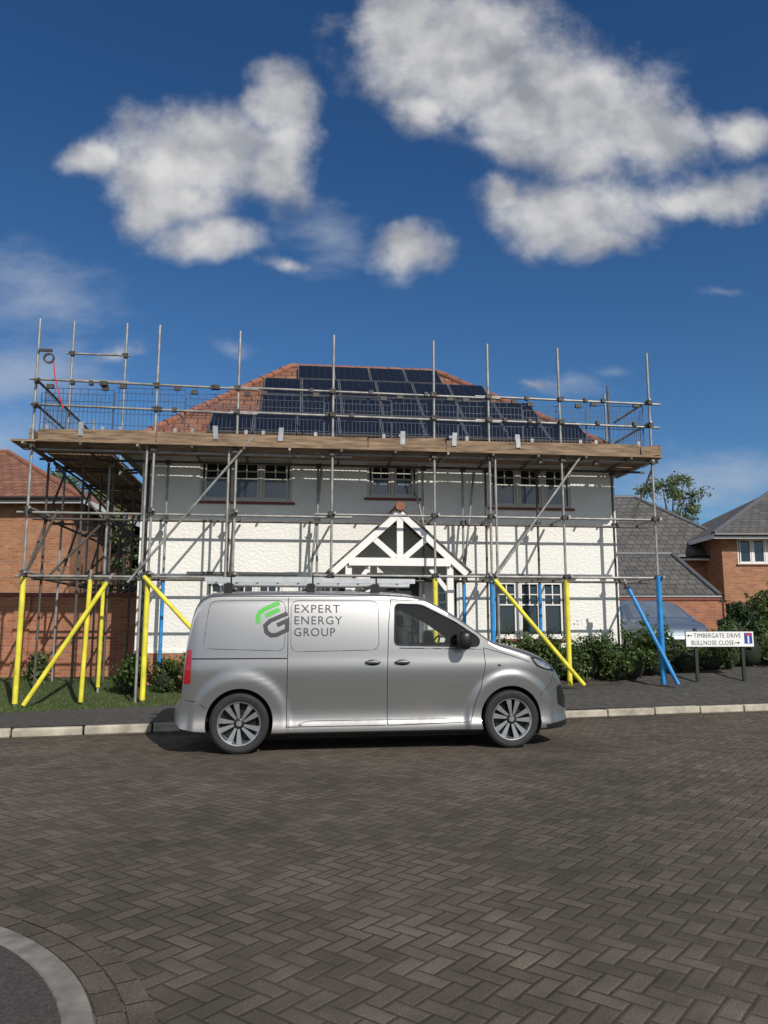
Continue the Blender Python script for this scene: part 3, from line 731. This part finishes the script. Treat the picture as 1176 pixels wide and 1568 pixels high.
mb=MB(); mb.box(4.93,4.965,-.42,.42,.34,.47); mb.obj('grille_centre',[M['black']],V,bevel=.01)
mb=MB(); mb.box(.5,4.5,-.72,.72,.14,.25); mb.obj('underbody',[M['darkint']],V)
mb=MB()
for hx in (2.36,2.72):
    for sg in (-1,1):
        y=van.surf(hx,1.03); mb.ell((hx,sg*(y+.018),1.035),(.095,.022,.018),16,8,0,.6); mb.ell((hx,sg*(y+.001),1.03),(.080,.012,.038),16,8,1)
mb.obj('door_handles',[M['groove2'],M['black']],V,smooth=60)
mb=MB(); mb.ell((3.93,-van.surf(3.93,.99)-.001,.99),(.02,.006,.015),12,6,0); mb.obj('side_repeater',[M['black']],V,smooth=60)
mb=MB()
for sg in (-1,1):
    mb.ell((3.46,sg*1.09,1.30),(.085,.115,.115),20,14,0,.7); mb.beam((3.52,sg*.93,1.22),(3.48,sg*1.03,1.24),.06,.05,up=(0,0,1))
mb.obj('door_mirrors',[M['black']],V,smooth=60)
mb=MB()
for sy in (-.42,.42):
    mb.ell((2.80,sy,1.25),(.09,.25,.20),14,10,0,.7); mb.ell((2.77,sy,1.53),(.055,.13,.08),14,10,0,.8)
mb.obj('seats',[M['darkint']],V,smooth=60)
mb=MB(); mb.ell((3.55,0,1.17),(.2,.80,.08),16,10,0,.6)
for i in range(16):
    a0=2*math.pi*i/16; a1=2*math.pi*(i+1)/16
    f=lambda a:(3.22+.11*math.sin(a)*.6,-.42+.18*math.cos(a),1.20+.14*math.sin(a)); mb.tube(f(a0),f(a1),.013,6)
mb.obj('dashboard_and_steering_wheel',[M['darkint']],V,smooth=60)
for wx in (RX,FX):
    wheel(V,wx,-.845,-1); wheel(V,wx,.845,1)
mb=MB()
for bx in (.62,1.62,2.42):
    mb.box(bx-.025,bx+.025,-.72,.72,1.955,1.985,0)
    for sg in (-1,1): mb.box(bx-.05,bx+.05,sg*.70-.03,sg*.70+.03,1.84,1.975,0)
    for yy in (-.60,-.15): mb.tube((bx+.03,yy,1.97),(bx+.03,yy,2.09),.01,6,0)
mb.obj('roof_bars',[M['black']],V)
mb=MB()
for yy in (-.58,-.20): mb.box(.33,2.95,yy-.016,yy+.016,2.0,2.06,0)
x=.45
while x<2.9: mb.tube((x,-.57,2.03),(x,-.21,2.03),.014,8); x+=.26
mb.tube((.5,.1,2.01),(3.0,.1,2.01),.03,10); mb.tube((.45,.25,2.01),(2.7,.25,2.01),.025,10)
mb.obj('ladder_and_conduit',[M['alu']],V,smooth=40)
def text_mesh(body,size):
    cu=bpy.data.curves.new('t','FONT'); cu.body=body; cu.size=size; cu.resolution_u=3; cu.space_character=1.12
    o=bpy.data.objects.new('t',cu); link(o); dg=bpy.context.evaluated_depsgraph_get(); dg.update()
    me=bpy.data.meshes.new_from_object(o.evaluated_get(dg)); bpy.data.objects.remove(o); return me
for body,zz,wd in (('EXPERT',1.625,.56),('ENERGY',1.485,.585),('GROUP',1.345,.50)):
    me=text_mesh(body,.13); bm=bmesh.new(); bm.from_mesh(me)
    w=max(v.co.x for v in bm.verts)
    for v in bm.verts: v.co=Vector((1.41+v.co.x*wd/w,0,zz+v.co.y*1.08))
    van._drape(bm,.004,-1,'lettering_'+body.lower(),M['logog'],V,.05)
def stroke(path,w):
    P=[Vector(p) for p in path]; L=[];Rr=[]
    for i,p in enumerate(P):
        a=(P[i]-P[i-1]).normalized() if i>0 else (P[1]-P[0]).normalized(); b=(P[i+1]-P[i]).normalized() if i<len(P)-1 else a
        t=(a+b).normalized(); n=Vector((-t.y,t.x)); k=w/2/max(.4,n.dot(Vector((-a.y,a.x)))); L.append(p+n*k);Rr.append(p-n*k)
    return [[tuple(L[i]),tuple(L[i+1]),tuple(Rr[i+1]),tuple(Rr[i])] for i in range(len(P)-1)]
# logo: slanted green hook with a bar, over a dark grey "G"
van.patch(stroke([(1.24,1.745),(1.06,1.665),(1.005,1.625),(.985,1.575),(.995,1.50)],.052),.004,'logo_green_hook',M['green'],V)
van.patch(stroke([(1.24,1.665),(1.075,1.585)],.050),.004,'logo_green_bar',M['green'],V)
van.patch(stroke([(1.335,1.615),(1.13,1.525),(1.075,1.47),(1.09,1.395),(1.145,1.355),(1.21,1.36),(1.335,1.42),(1.335,1.53),(1.215,1.475)],.050),.004,'logo_grey_g',M['logog'],V)

# ------------------------------------------------------------------ parked car (on the drive)
PC=empty('parked_car',(6.35,21.4,g(6.5,19)),R(-86))
CT=[(0,.6),(.05,.85),(.15,1.15),(.4,1.38),(.9,1.45),(1.8,1.46),(2.3,1.40),(2.9,1.08),(3.1,.98),(3.6,.88),(3.85,.74),(3.98,.55)]
CW=[(0,.6),(.15,.78),(.6,.85),(3.0,.86),(3.6,.80),(3.85,.68),(3.98,.5)]
CZ=[(0,.35),(.5,.2),(3.5,.2),(3.98,.28)]
CF=[(.15,.95),(.3,1),(.75,1.0),(.9,.98),(1.1,.90),(1.3,.80),(1.46,.70)]
CR=[(0,.1),(.5,.12),(2.3,.1),(2.9,.1),(3.5,.12),(3.98,.1)]
car=Shell(CT,CW,CZ,CF,CR,[(.65,.31),(3.2,.31)],.02,.5)
cs=[.04*i for i in range(100)]
cs=[x for x in cs if x<3.97]+[3.98]
cc=[]
for wx in (.65,3.2): cc+= [prism(circ(wx,.315,.35),-1.2,-.55,1),prism(circ(wx,.315,.35),.55,1.2,1)]
def cgl(x,v):
    if 2.28<x<3.0 and v[2]>car.lim(x)[1]+.05 and abs(v[1])<.82*car.hw(x,car.lim(x)[1]): return 2
    if .5<x<2.7 and .95<v[2]<car.lim(x)[1]-.03 and not 1.45<x<1.55: return 2
    return 0
car.build('body_shell',cs,[M['carpaint'],M['darkint'],M['glass2']],cc,PC,cgl)
for wx in (.65,3.2): wheel(PC,wx,-.76,-1,.31,.21); wheel(PC,wx,.76,1,.31,.21)
mb=MB()
for sg in (-1,1): mb.ell((2.55,sg*.95,.98),(.07,.10,.07),12,8,0,.8)
mb.obj('door_mirrors',[M['carpaint']],PC,smooth=60)
mb=MB(); mb.box(3.93,4.0,-.45,.45,.36,.52); mb.obj('grille',[M['black']],PC,bevel=.01)
car.patch(rounded([(3.45,.80),(3.7,.74),(3.8,.64),(3.6,.66)],.02),.005,'headlamp',M['head'],PC,(-1,1),.03)

# ------------------------------------------------------------------ walls and neighbouring houses
def hip_house(name,x0,x1,y0,y1,zb,ze,ov,r0,r1,ry,rz,wall,roof,wins=(),rot=0):
    P=empty(name)
    mb=MB(); wall_open(mb,x0,x1,zb,ze,y0,[w[:4] for w in wins])
    mb.add([(x0,y1,zb),(x0,y0,zb),(x0,y0,ze),(x0,y1,ze)],[(0,1,2,3)]); mb.add([(x1,y0,zb),(x1,y1,zb),(x1,y1,ze),(x1,y0,ze)],[(0,1,2,3)]); mb.add([(x1,y1,zb),(x0,y1,zb),(x0,y1,ze),(x1,y1,ze)],[(0,1,2,3)])
    mb.obj('walls',[wall],P)
    if wins:
        mb=MB()
        for w in wins: window(mb,*w[:4],y0,w[4],split=.3,bars=False)
        mb.obj('windows',[M['white_frame'],M['glass'],M['glass'],M['sillt']],P)
    A=(x0-ov,y0-ov,ze);B=(x1+ov,y0-ov,ze);C=(x1+ov,y1+ov,ze);D=(x0-ov,y1+ov,ze);E=(r0,ry,rz);F=(r1,ry,rz)
    mb=MB(); mb.add([A,B,F,E],[(0,1,2,3)]); mb.add([B,C,F],[(0,1,2)]); mb.add([C,D,E,F],[(0,1,2,3)]); mb.add([D,A,E],[(0,1,2)]); mb.obj('roof',[roof],P)
    mb=MB(); mb.box(A[0],B[0],A[1]-.02,A[1],ze-.17,ze-.01,0); mb.box(A[0]-.02,A[0],A[1],D[1],ze-.17,ze-.01,0); mb.box(B[0],B[0]+.02,A[1],D[1],ze-.17,ze-.01,0); mb.box(A[0],B[0],A[1],D[1],ze-.02,ze-.012,0)
    for a,b in ((A,E),(B,F),(E,F)): mb.tube(Vector(a),Vector(b),.09,8,1)
    mb.tube((A[0],A[1]-.07,ze-.04),(B[0],A[1]-.07,ze-.04),.055,8,2)
    mb.obj('fascia_and_ridges',[M['white_frame'],M['ridge'] if roof==M['tile_red'] else M['lead'],M['black']],P,smooth=40)
    return P
hip_house('brick_house',-20,-9.0,22,30,-.2,5.15,.4,-15.5,-13.0,26,7.5,M['brick'],M['tile_red'],[(-16,-14.3,3.6,4.8,3),(-16,-14.3,.9,2.2,3)])
hip_house('brick_house',11.9,21,27,35,-.2,4.72,.45,15.8,17,31,7.0,M['brick'],M['tile_grey'],[(12.45,14.0,3.70,4.62,3),(12.45,14.0,1,2.2,3)])
hip_house('grey_roofed_house',4.0,13.5,28.5,35,-.2,4.1,.4,6.5,10.4,31.5,6.85,M['brick'],M['tile_grey'])
hip_house('garage',6.6,10.0,24,28,-.2,2.45,.3,7.4,9.75,26,3.95,M['brick'],M['tile_grey'])
def gwall(name,p,q,z0,z1,th=.22):
    p=Vector((*p,0));q=Vector((*q,0)); d=(q-p); n=d.length; P=empty(name,p,math.atan2(d.y,d.x))
    mb=MB(); mb.box(0,n,0,th,z0,z1-.075); k=0
    while k<n-2.5: 
        mb.box(k,k+.33,-.05,-.001,z0,z1-.08); k+=3.0
    mb.obj('brickwork',[M['brickwall']],P)
    mb=MB(); mb.box(-.01,n+.01,-.03,th+.03,z1-.073,z1,0); mb.obj('coping',[M['sillt']],P)
gwall('brick_garden_wall',(-14,16.2),(-4.9,17.25),-.1,2.22)
gwall('brick_garden_wall',(5.6,22.0),(9.6,22.0),-.1,2.32)
gwall('brick_garden_wall',(9.62,22.0),(20,24.5),-.1,2.20)

# ------------------------------------------------------------------ vegetation
def leaf_mesh(name,blobs,n,size,mat,parent=None,seed=1,asp=.5):
    rnd=random.Random(seed); vs=[];fs=[]
    wts=[b[3]*b[4]*b[5] for b in blobs]; tot=sum(wts)
    for b,w in zip(blobs,wts):
        for _ in range(int(n*w/tot)+1):
            d=Vector((rnd.gauss(0,1),rnd.gauss(0,1),rnd.gauss(0,1))).normalized(); rr=rnd.random()**.4
            if rnd.random()<.08: rr*=rnd.uniform(1.0,1.22)
            p=Vector((b[0]+d.x*b[3]*rr,b[1]+d.y*b[4]*rr,b[2]+d.z*b[5]*rr))
            k=mnoise.noise(p*3.1)
            if k<-.25: continue
            nn=(d*.6+Vector((rnd.gauss(0,.6),rnd.gauss(0,.6),rnd.gauss(0,.6)+.3))).normalized()
            u=nn.orthogonal().normalized(); u=Matrix.Rotation(rnd.uniform(0,6.28),3,nn)@u; v=nn.cross(u)
            s_=size*rnd.uniform(.6,1.35); i=len(vs)
            vs+= [tuple(p-u*s_),tuple(p+v*s_*asp+nn*s_*.12),tuple(p+u*s_),tuple(p-v*s_*asp+nn*s_*.12)]; fs.append((i,i+1,i+2,i+3))
    me=bpy.data.meshes.new(name); me.from_pydata(vs,[],fs); me.materials.append(mat)
    o=bpy.data.objects.new(name,me); link(o,parent); return o
def shrub(name,items,n,size,mat,seed):
    P=empty(name); rnd=random.Random(seed); blobs=[]; core=MB(); tw=MB()
    for X,Y,w,h in items:
        z=g(X,Y)
        for k in range(9):
            a=rnd.uniform(0,6.28); q=rnd.uniform(0,.55)*w
            r_=w*rnd.uniform(.28,.45); zz=z+h*rnd.uniform(.3,.85)
            blobs.append((X+q*math.cos(a),Y+q*math.sin(a)*.8,zz,r_,r_,min(r_*1.2,h*.45)))
            tw.tube((X+rnd.uniform(-.05,.05),Y,z),(X+q*math.cos(a),Y+q*math.sin(a)*.8,zz),.012,5,r1=.004)
        for k in range(8):
            a=rnd.uniform(0,6.28); q=rnd.uniform(.2,.55); blobs.append((X+w*q*math.cos(a),Y+w*q*.8*math.sin(a),z+h*rnd.uniform(.85,1.15),w*.10,w*.10,h*.18))
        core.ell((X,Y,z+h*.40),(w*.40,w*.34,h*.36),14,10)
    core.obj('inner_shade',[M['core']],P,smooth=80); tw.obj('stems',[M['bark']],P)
    leaf_mesh('foliage',blobs,n,size,mat,P,seed)
    return P
def line_items(x0,x1,y0,y1,n,w,h,rnd):
    return [(x0+(x1-x0)*(i+.5)/n+rnd.uniform(-.1,.1),y0+(y1-y0)*(i+.5)/n+rnd.uniform(-.12,.12),w*rnd.uniform(.85,1.2),h*rnd.uniform(.7,1.2)) for i in range(n)]
rr=random.Random(3)
shrub('hedge',line_items(2.2,5.6,15.35,15.75,8,.56,.86,rr),19000,.038,M['leaf'],11)
shrub('hedge',line_items(5.3,9.5,16.1,16.6,8,.64,.70,rr),16000,.038,M['leaf'],12)
shrub('shrub',[(-4.75,14.55,.5,.62),(-4.1,14.7,.45,.55),(-3.55,14.75,.5,.6),(-3.0,14.8,.45,.5)],9000,.036,M['leaf'],13)
shrub('shrub',[(-6.9,15.6,.45,.5)],1500,.04,M['leaf2'],16)
shrub('shrub',[(7.85,17.4,.65,1.25),(8.5,17.6,.6,1.0)],9000,.045,M['leafd'],14)
shrub('shrub',[(10.1,20.5,.9,1.5),(10.9,20.6,.9,2.1)],7000,.06,M['leaf'],15)
def tree(name,X,Y,zb,h,cw,seed,n=9000,size=.11,mat=None):
    rnd=random.Random(seed); P=empty(name); tr=MB(); blobs=[]
    top=Vector((X,Y,zb+h*.62)); pr=Vector((X,Y,zb)); rad=h*.03
    for i in range(5):
        nx=pr.lerp(top,1/(5-i))+Vector((rnd.uniform(-.1,.1),rnd.uniform(-.1,.1),0)); tr.tube(pr,nx,rad,8,r1=rad*.85); pr=nx; rad*=.85
    for k in range(26):
        a=rnd.uniform(0,6.28); zz=rnd.uniform(.35,1.0); q=cw*math.sqrt(max(.05,1-((zz-.62)/.42)**2))*rnd.uniform(.35,1.0)
        e=Vector((X+q*math.cos(a),Y+q*math.sin(a),zb+h*zz)); s0=Vector((X,Y,zb+h*min(.6,zz*.62))); md=s0.lerp(e,.5)+Vector((0,0,h*.04))
        tr.tube(s0,md,h*.010,6,r1=h*.006); tr.tube(md,e,h*.006,5,r1=.006)
        for q2 in range(4):
            c=e+Vector((rnd.gauss(0,.20*cw),rnd.gauss(0,.20*cw),rnd.gauss(0,.13*cw))); r_=cw*rnd.uniform(.12,.26)
            blobs.append((c.x,c.y,c.z,r_,r_,r_*.75)); tr.tube(e,c,.012,4,r1=.004)
    tr.obj('trunk_and_limbs',[M['bark']],P,smooth=60); leaf_mesh('crown',blobs,n,size,mat or M['leaf2'],P,seed)
tree('tree',15.1,40,0,9.3,2.2,21,11000,.085)
tree('tree',17.5,48,0,7.5,3,22,7000,.15)
tree('tree',-11.6,31,0,8.0,2.0,23,9000,.10)
tree('tree',-9.2,25,0,5.6,1.3,24,8000,.085)
tree('tree',-8.4,27.5,0,5.0,1.2,25,6000,.10,M['leafd'])
rnd=random.Random(5); vs=[];fs=[]
for _ in range(26000):
    X=rnd.uniform(-11,-2.6); Y=kerbY(X)+rnd.uniform(2.27,5.2)
    if Y>15.0+.115*X+ (2 if X<-4.9 else 0): continue
    z=g(X,Y); h=rnd.uniform(.02,.06); a=rnd.uniform(0,6.28); w=.006; i=len(vs); lx,ly=rnd.gauss(0,.015),rnd.gauss(0,.015)
    vs+=[(X-w*math.cos(a),Y-w*math.sin(a),z),(X+w*math.cos(a),Y+w*math.sin(a),z),(X+lx,Y+ly,z+h)]; fs.append((i,i+1,i+2))
me=bpy.data.meshes.new('grass'); me.from_pydata(vs,[],fs); me.materials.append(M['grass']); link(bpy.data.objects.new('grass',me))

# ------------------------------------------------------------------ street name sign
zs_=g(6.5,15.6); SG=empty('street_name_sign',(5.93,15.35,0),R(4))
mb=MB()
for px in (.22,1.17): mb.box(px-.03,px+.03,.012,.06,zs_-.1,1.45,0)
mb.obj('posts',[M['post']],SG)
mb=MB(); mb.box(0,1.40,-.004,.012,1.08,1.395,0); mb.obj('plate',[M['post']],SG)
mb=MB(); mb.box(.012,1.388,-.008,-.0045,1.092,1.383,0); mb.obj('face',[M['signw']],SG)
def sign_text(body,x,z,w,h):
    me=text_mesh(body,.13); xs_=[v.co.x for v in me.vertices]; ys_=[v.co.y for v in me.vertices]; a,b=min(xs_),max(xs_); c,d=min(ys_),max(ys_)
    for v in me.vertices: v.co=Vector((x+(v.co.x-a)/(b-a)*w,-.011,z+(v.co.y-c)/(d-c)*h))
    me.materials.append(M['signk']); o=bpy.data.objects.new('lettering',me); link(o,SG)
sign_text('TIMBERGATE DRIVE',.17,1.265,.96,.085); sign_text('BULLNOSE CLOSE',.12,1.125,.86,.085)
mb=MB()
def arrow(x,z,d):
    mb.add([(x,-.011,z-.008),(x+d*.07,-.011,z-.008),(x+d*.07,-.011,z+.008),(x,-.011,z+.008)],[(0,1,2,3)],0)
    mb.add([(x+d*.07,-.011,z-.028),(x+d*.105,-.011,z),(x+d*.07,-.011,z+.028)],[(0,1,2)],0)
arrow(.14,1.305,-1); arrow(1.0,1.165,1)
mb.add([(1.20,-.011,1.15),(1.36,-.011,1.15),(1.36,-.011,1.36),(1.20,-.011,1.36)],[(0,1,2,3)],1)
mb.add([(1.265,-.014,1.16),(1.295,-.014,1.16),(1.295,-.014,1.30),(1.265,-.014,1.30)],[(0,1,2,3)],2)
mb.add([(1.22,-.014,1.305),(1.34,-.014,1.305),(1.34,-.014,1.345),(1.22,-.014,1.345)],[(0,1,2,3)],3)
mb.obj('symbols',[M['signk'],M['signb'],M['signw'],M['red']],SG)

# ------------------------------------------------------------------ light + sky
el=R(37); az=Vector((.50,-.86,0)).normalized(); Sd=Vector((az.x*math.cos(el),az.y*math.cos(el),math.sin(el)))
L=bpy.data.lights.new('sun','SUN'); L.energy=4.0; L.angle=R(.5); L.color=(1,.95,.87)
lo=bpy.data.objects.new('sun',L); lo.rotation_euler=Sd.to_track_quat('Z','Y').to_euler(); link(lo)
w=bpy.data.worlds.new('World'); scene.world=w; w.use_nodes=True; nt=NT(w.node_tree)
bg=w.node_tree.nodes['Background']; bg.inputs[1].default_value=.07
sky=nt.n('ShaderNodeTexSky'); sky.sky_type='NISHITA'; sky.sun_disc=False; sky.sun_elevation=el; sky.sun_rotation=math.atan2(Sd.x,Sd.y); sky.air_density=1.0; sky.dust_density=.2; sky.ozone_density=2.0
tc=nt.n('ShaderNodeTexCoord').outputs['Generated']; sp=nt.n('ShaderNodeSeparateXYZ'); nt.set(sp,0,tc)
hi_=nt.ramp(sp.outputs[2],.15,.62)
tcol=nt.mix(hi_,(.56,.92,1.22,1),(.36,.74,1.12,1))
tint=nt.mix(1.0,sky.outputs[0],tcol,'MULTIPLY')
ay=nt.m('MAXIMUM',nt.m('ABSOLUTE',sp.outputs[1]),.08)
q=nt.n('ShaderNodeCombineXYZ'); nt.set(q,0,nt.m('DIVIDE',sp.outputs[0],ay)); nt.set(q,1,nt.m('DIVIDE',sp.outputs[2],ay))
def vnoise(vec,scale,detail,rough):
    nd=nt.n('ShaderNodeTexNoise'); nd.inputs['Scale'].default_value=scale; nd.inputs['Detail'].default_value=detail; nd.inputs['Roughness'].default_value=rough; nt.set(nd,'Vector',vec); return nd
nA=vnoise(q.outputs[0],6,7,.55)
va=nt.n('ShaderNodeVectorMath',operation='SUBTRACT'); nt.set(va,0,nA.outputs['Color']); va.inputs[1].default_value=(.5,.5,.5)
vb=nt.n('ShaderNodeVectorMath',operation='MULTIPLY_ADD'); nt.set(vb,0,va.outputs[0]); vb.inputs[1].default_value=(.12,.09,0); nt.set(vb,2,q.outputs[0])
qd=vb.outputs[0]
def field(blobs,fall,sm,kx=1.0):
    Fd=None
    for bx,bz,rx,rz,wt in blobs:
        rx*=kx; rz*=kx
        v=nt.n('ShaderNodeVectorMath',operation='MULTIPLY_ADD'); nt.set(v,0,qd); v.inputs[1].default_value=(1/rx,1/rz,0); v.inputs[2].default_value=(-bx/rx,-bz/rz,0)
        l=nt.n('ShaderNodeVectorMath',operation='LENGTH'); nt.set(l,0,v.outputs[0])
        val=nt.m('MULTIPLY_ADD',l.outputs['Value'],-fall,wt)
        Fd=val if Fd is None else nt.m('SMOOTH_MAX',Fd,val,sm)
    return Fd
main=[(-.2665,.671,.11,.065,1),(-.157,.753,.048,.050,1),(-.4045,.657,.055,.032,.9),(-.244,.545,.080,.032,.9),(-.327,.592,.050,.050,.9),(-.146,.662,.045,.065,1),(-.135,.512,.05,.018,.65),(-.31,.63,.08,.055,1),(-.26,.60,.07,.045,.85),
(.106,.826,.13,.10,1),(.245,.753,.13,.09,1),(.365,.712,.080,.055,1),(.045,.735,.045,.045,.9),(.2577,.582,.10,.050,1),(.165,.602,.045,.030,.85),(.479,.612,.10,.034,.95),(.522,.697,.065,.036,.85),(.301,.528,.05,.026,.85),(.02,.868,.060,.10,1),(.39,.60,.07,.035,.85),(.28,.66,.07,.05,.85),(.17,.68,.06,.04,.8),
(.038,.5235,.060,.035,.85),(-.3665,.376,.045,.018,.6),(.20,.335,.035,.012,.55)]
Fd=field(main,.58,.14,1.06)
nB=vnoise(q.outputs[0],14,9,.60)
Fn=nt.m('ADD',Fd,nt.m('MULTIPLY',nt.m('SUBTRACT',nB.outputs[0],.5),.80))
dens=nt.n('ShaderNodeMapRange'); dens.interpolation_type='SMOOTHSTEP'; nt.set(dens,0,Fn); dens.inputs[1].default_value=.16; dens.inputs[2].default_value=.76
wisp=[(-.475,.46,.17,.07,.9),(-.493,.355,.17,.05,1.1),(-.3665,.376,.06,.03,.8),(-.194,.386,.05,.02,.8),(.25,.335,.09,.025,.8),(.464,.4546,.06,.015,.7),(-.08,.55,.08,.07,.8),(.311,.355,.05,.014,.8),(.459,.187,.22,.05,1),(-.5,.25,.2,.06,.9),(.02,.485,.05,.025,.7),(.42,.80,.10,.04,.6)]
Fw=field(wisp,.75,.15)
mpw=nt.n('ShaderNodeMapping'); nt.set(mpw,0,q.outputs[0]); mpw.inputs['Scale'].default_value=(.55,1.3,1); mpw.inputs['Rotation'].default_value=(0,0,R(18))
nW=vnoise(mpw.outputs[0],11,8,.62)
dw=nt.n('ShaderNodeMapRange'); dw.interpolation_type='SMOOTHSTEP'; nt.set(dw,0,nt.m('ADD',Fw,nt.m('MULTIPLY',nt.m('SUBTRACT',nW.outputs[0],.5),1.6))); dw.inputs[1].default_value=.15; dw.inputs[2].default_value=1.2; dw.inputs[4].default_value=.55
off=nt.n('ShaderNodeVectorMath',operation='ADD'); nt.set(off,0,q.outputs[0]); off.inputs[1].default_value=(.018,.030,0)
nC=vnoise(off.outputs[0],8,5,.5); nD=vnoise(q.outputs[0],8,5,.5)
lit=nt.ramp(nt.m('SUBTRACT',nD.outputs[0],nC.outputs[0]),-.11,.11)
lowf=nt.ramp(vnoise(q.outputs[0],4,3,.5).outputs[0],.35,.65)
shade=nt.m('MULTIPLY_ADD',lit,.6,nt.m('MULTIPLY',lowf,.4))
cc_=nt.mix(shade,c4((4.0,4.25,4.8)),c4((10.4,10.3,10.2)))
s1=nt.mix(dw.outputs[0],tint,c4((6.6,7.3,8.4)))
fin=nt.mix(nt.m('MULTIPLY',dens.outputs[0],.95),s1,cc_)
# broken white cloud behind the camera, added unseen as fill for the shaded front
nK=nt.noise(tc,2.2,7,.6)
fill_cloud=nt.m('MULTIPLY',nt.m('MULTIPLY',nt.ramp(sp.outputs[1],-.02,-.35),nt.ramp(nK,.40,.58)),.85)
fin=nt.mix(fill_cloud,fin,c4((10.5,10.2,9.8)))
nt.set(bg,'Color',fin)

# ------------------------------------------------------------------ camera
cam=bpy.data.cameras.new('camera'); cam.lens=27.05; cam.sensor_width=36; cam.sensor_fit='AUTO'; cam.clip_end=5000
co=bpy.data.objects.new('camera',cam); co.location=(0,0,1.42); co.rotation_euler=(R(98.7),0,0); link(co); scene.camera=co
scene.view_settings.view_transform='Standard'; scene.view_settings.look='None'; scene.view_settings.exposure=0
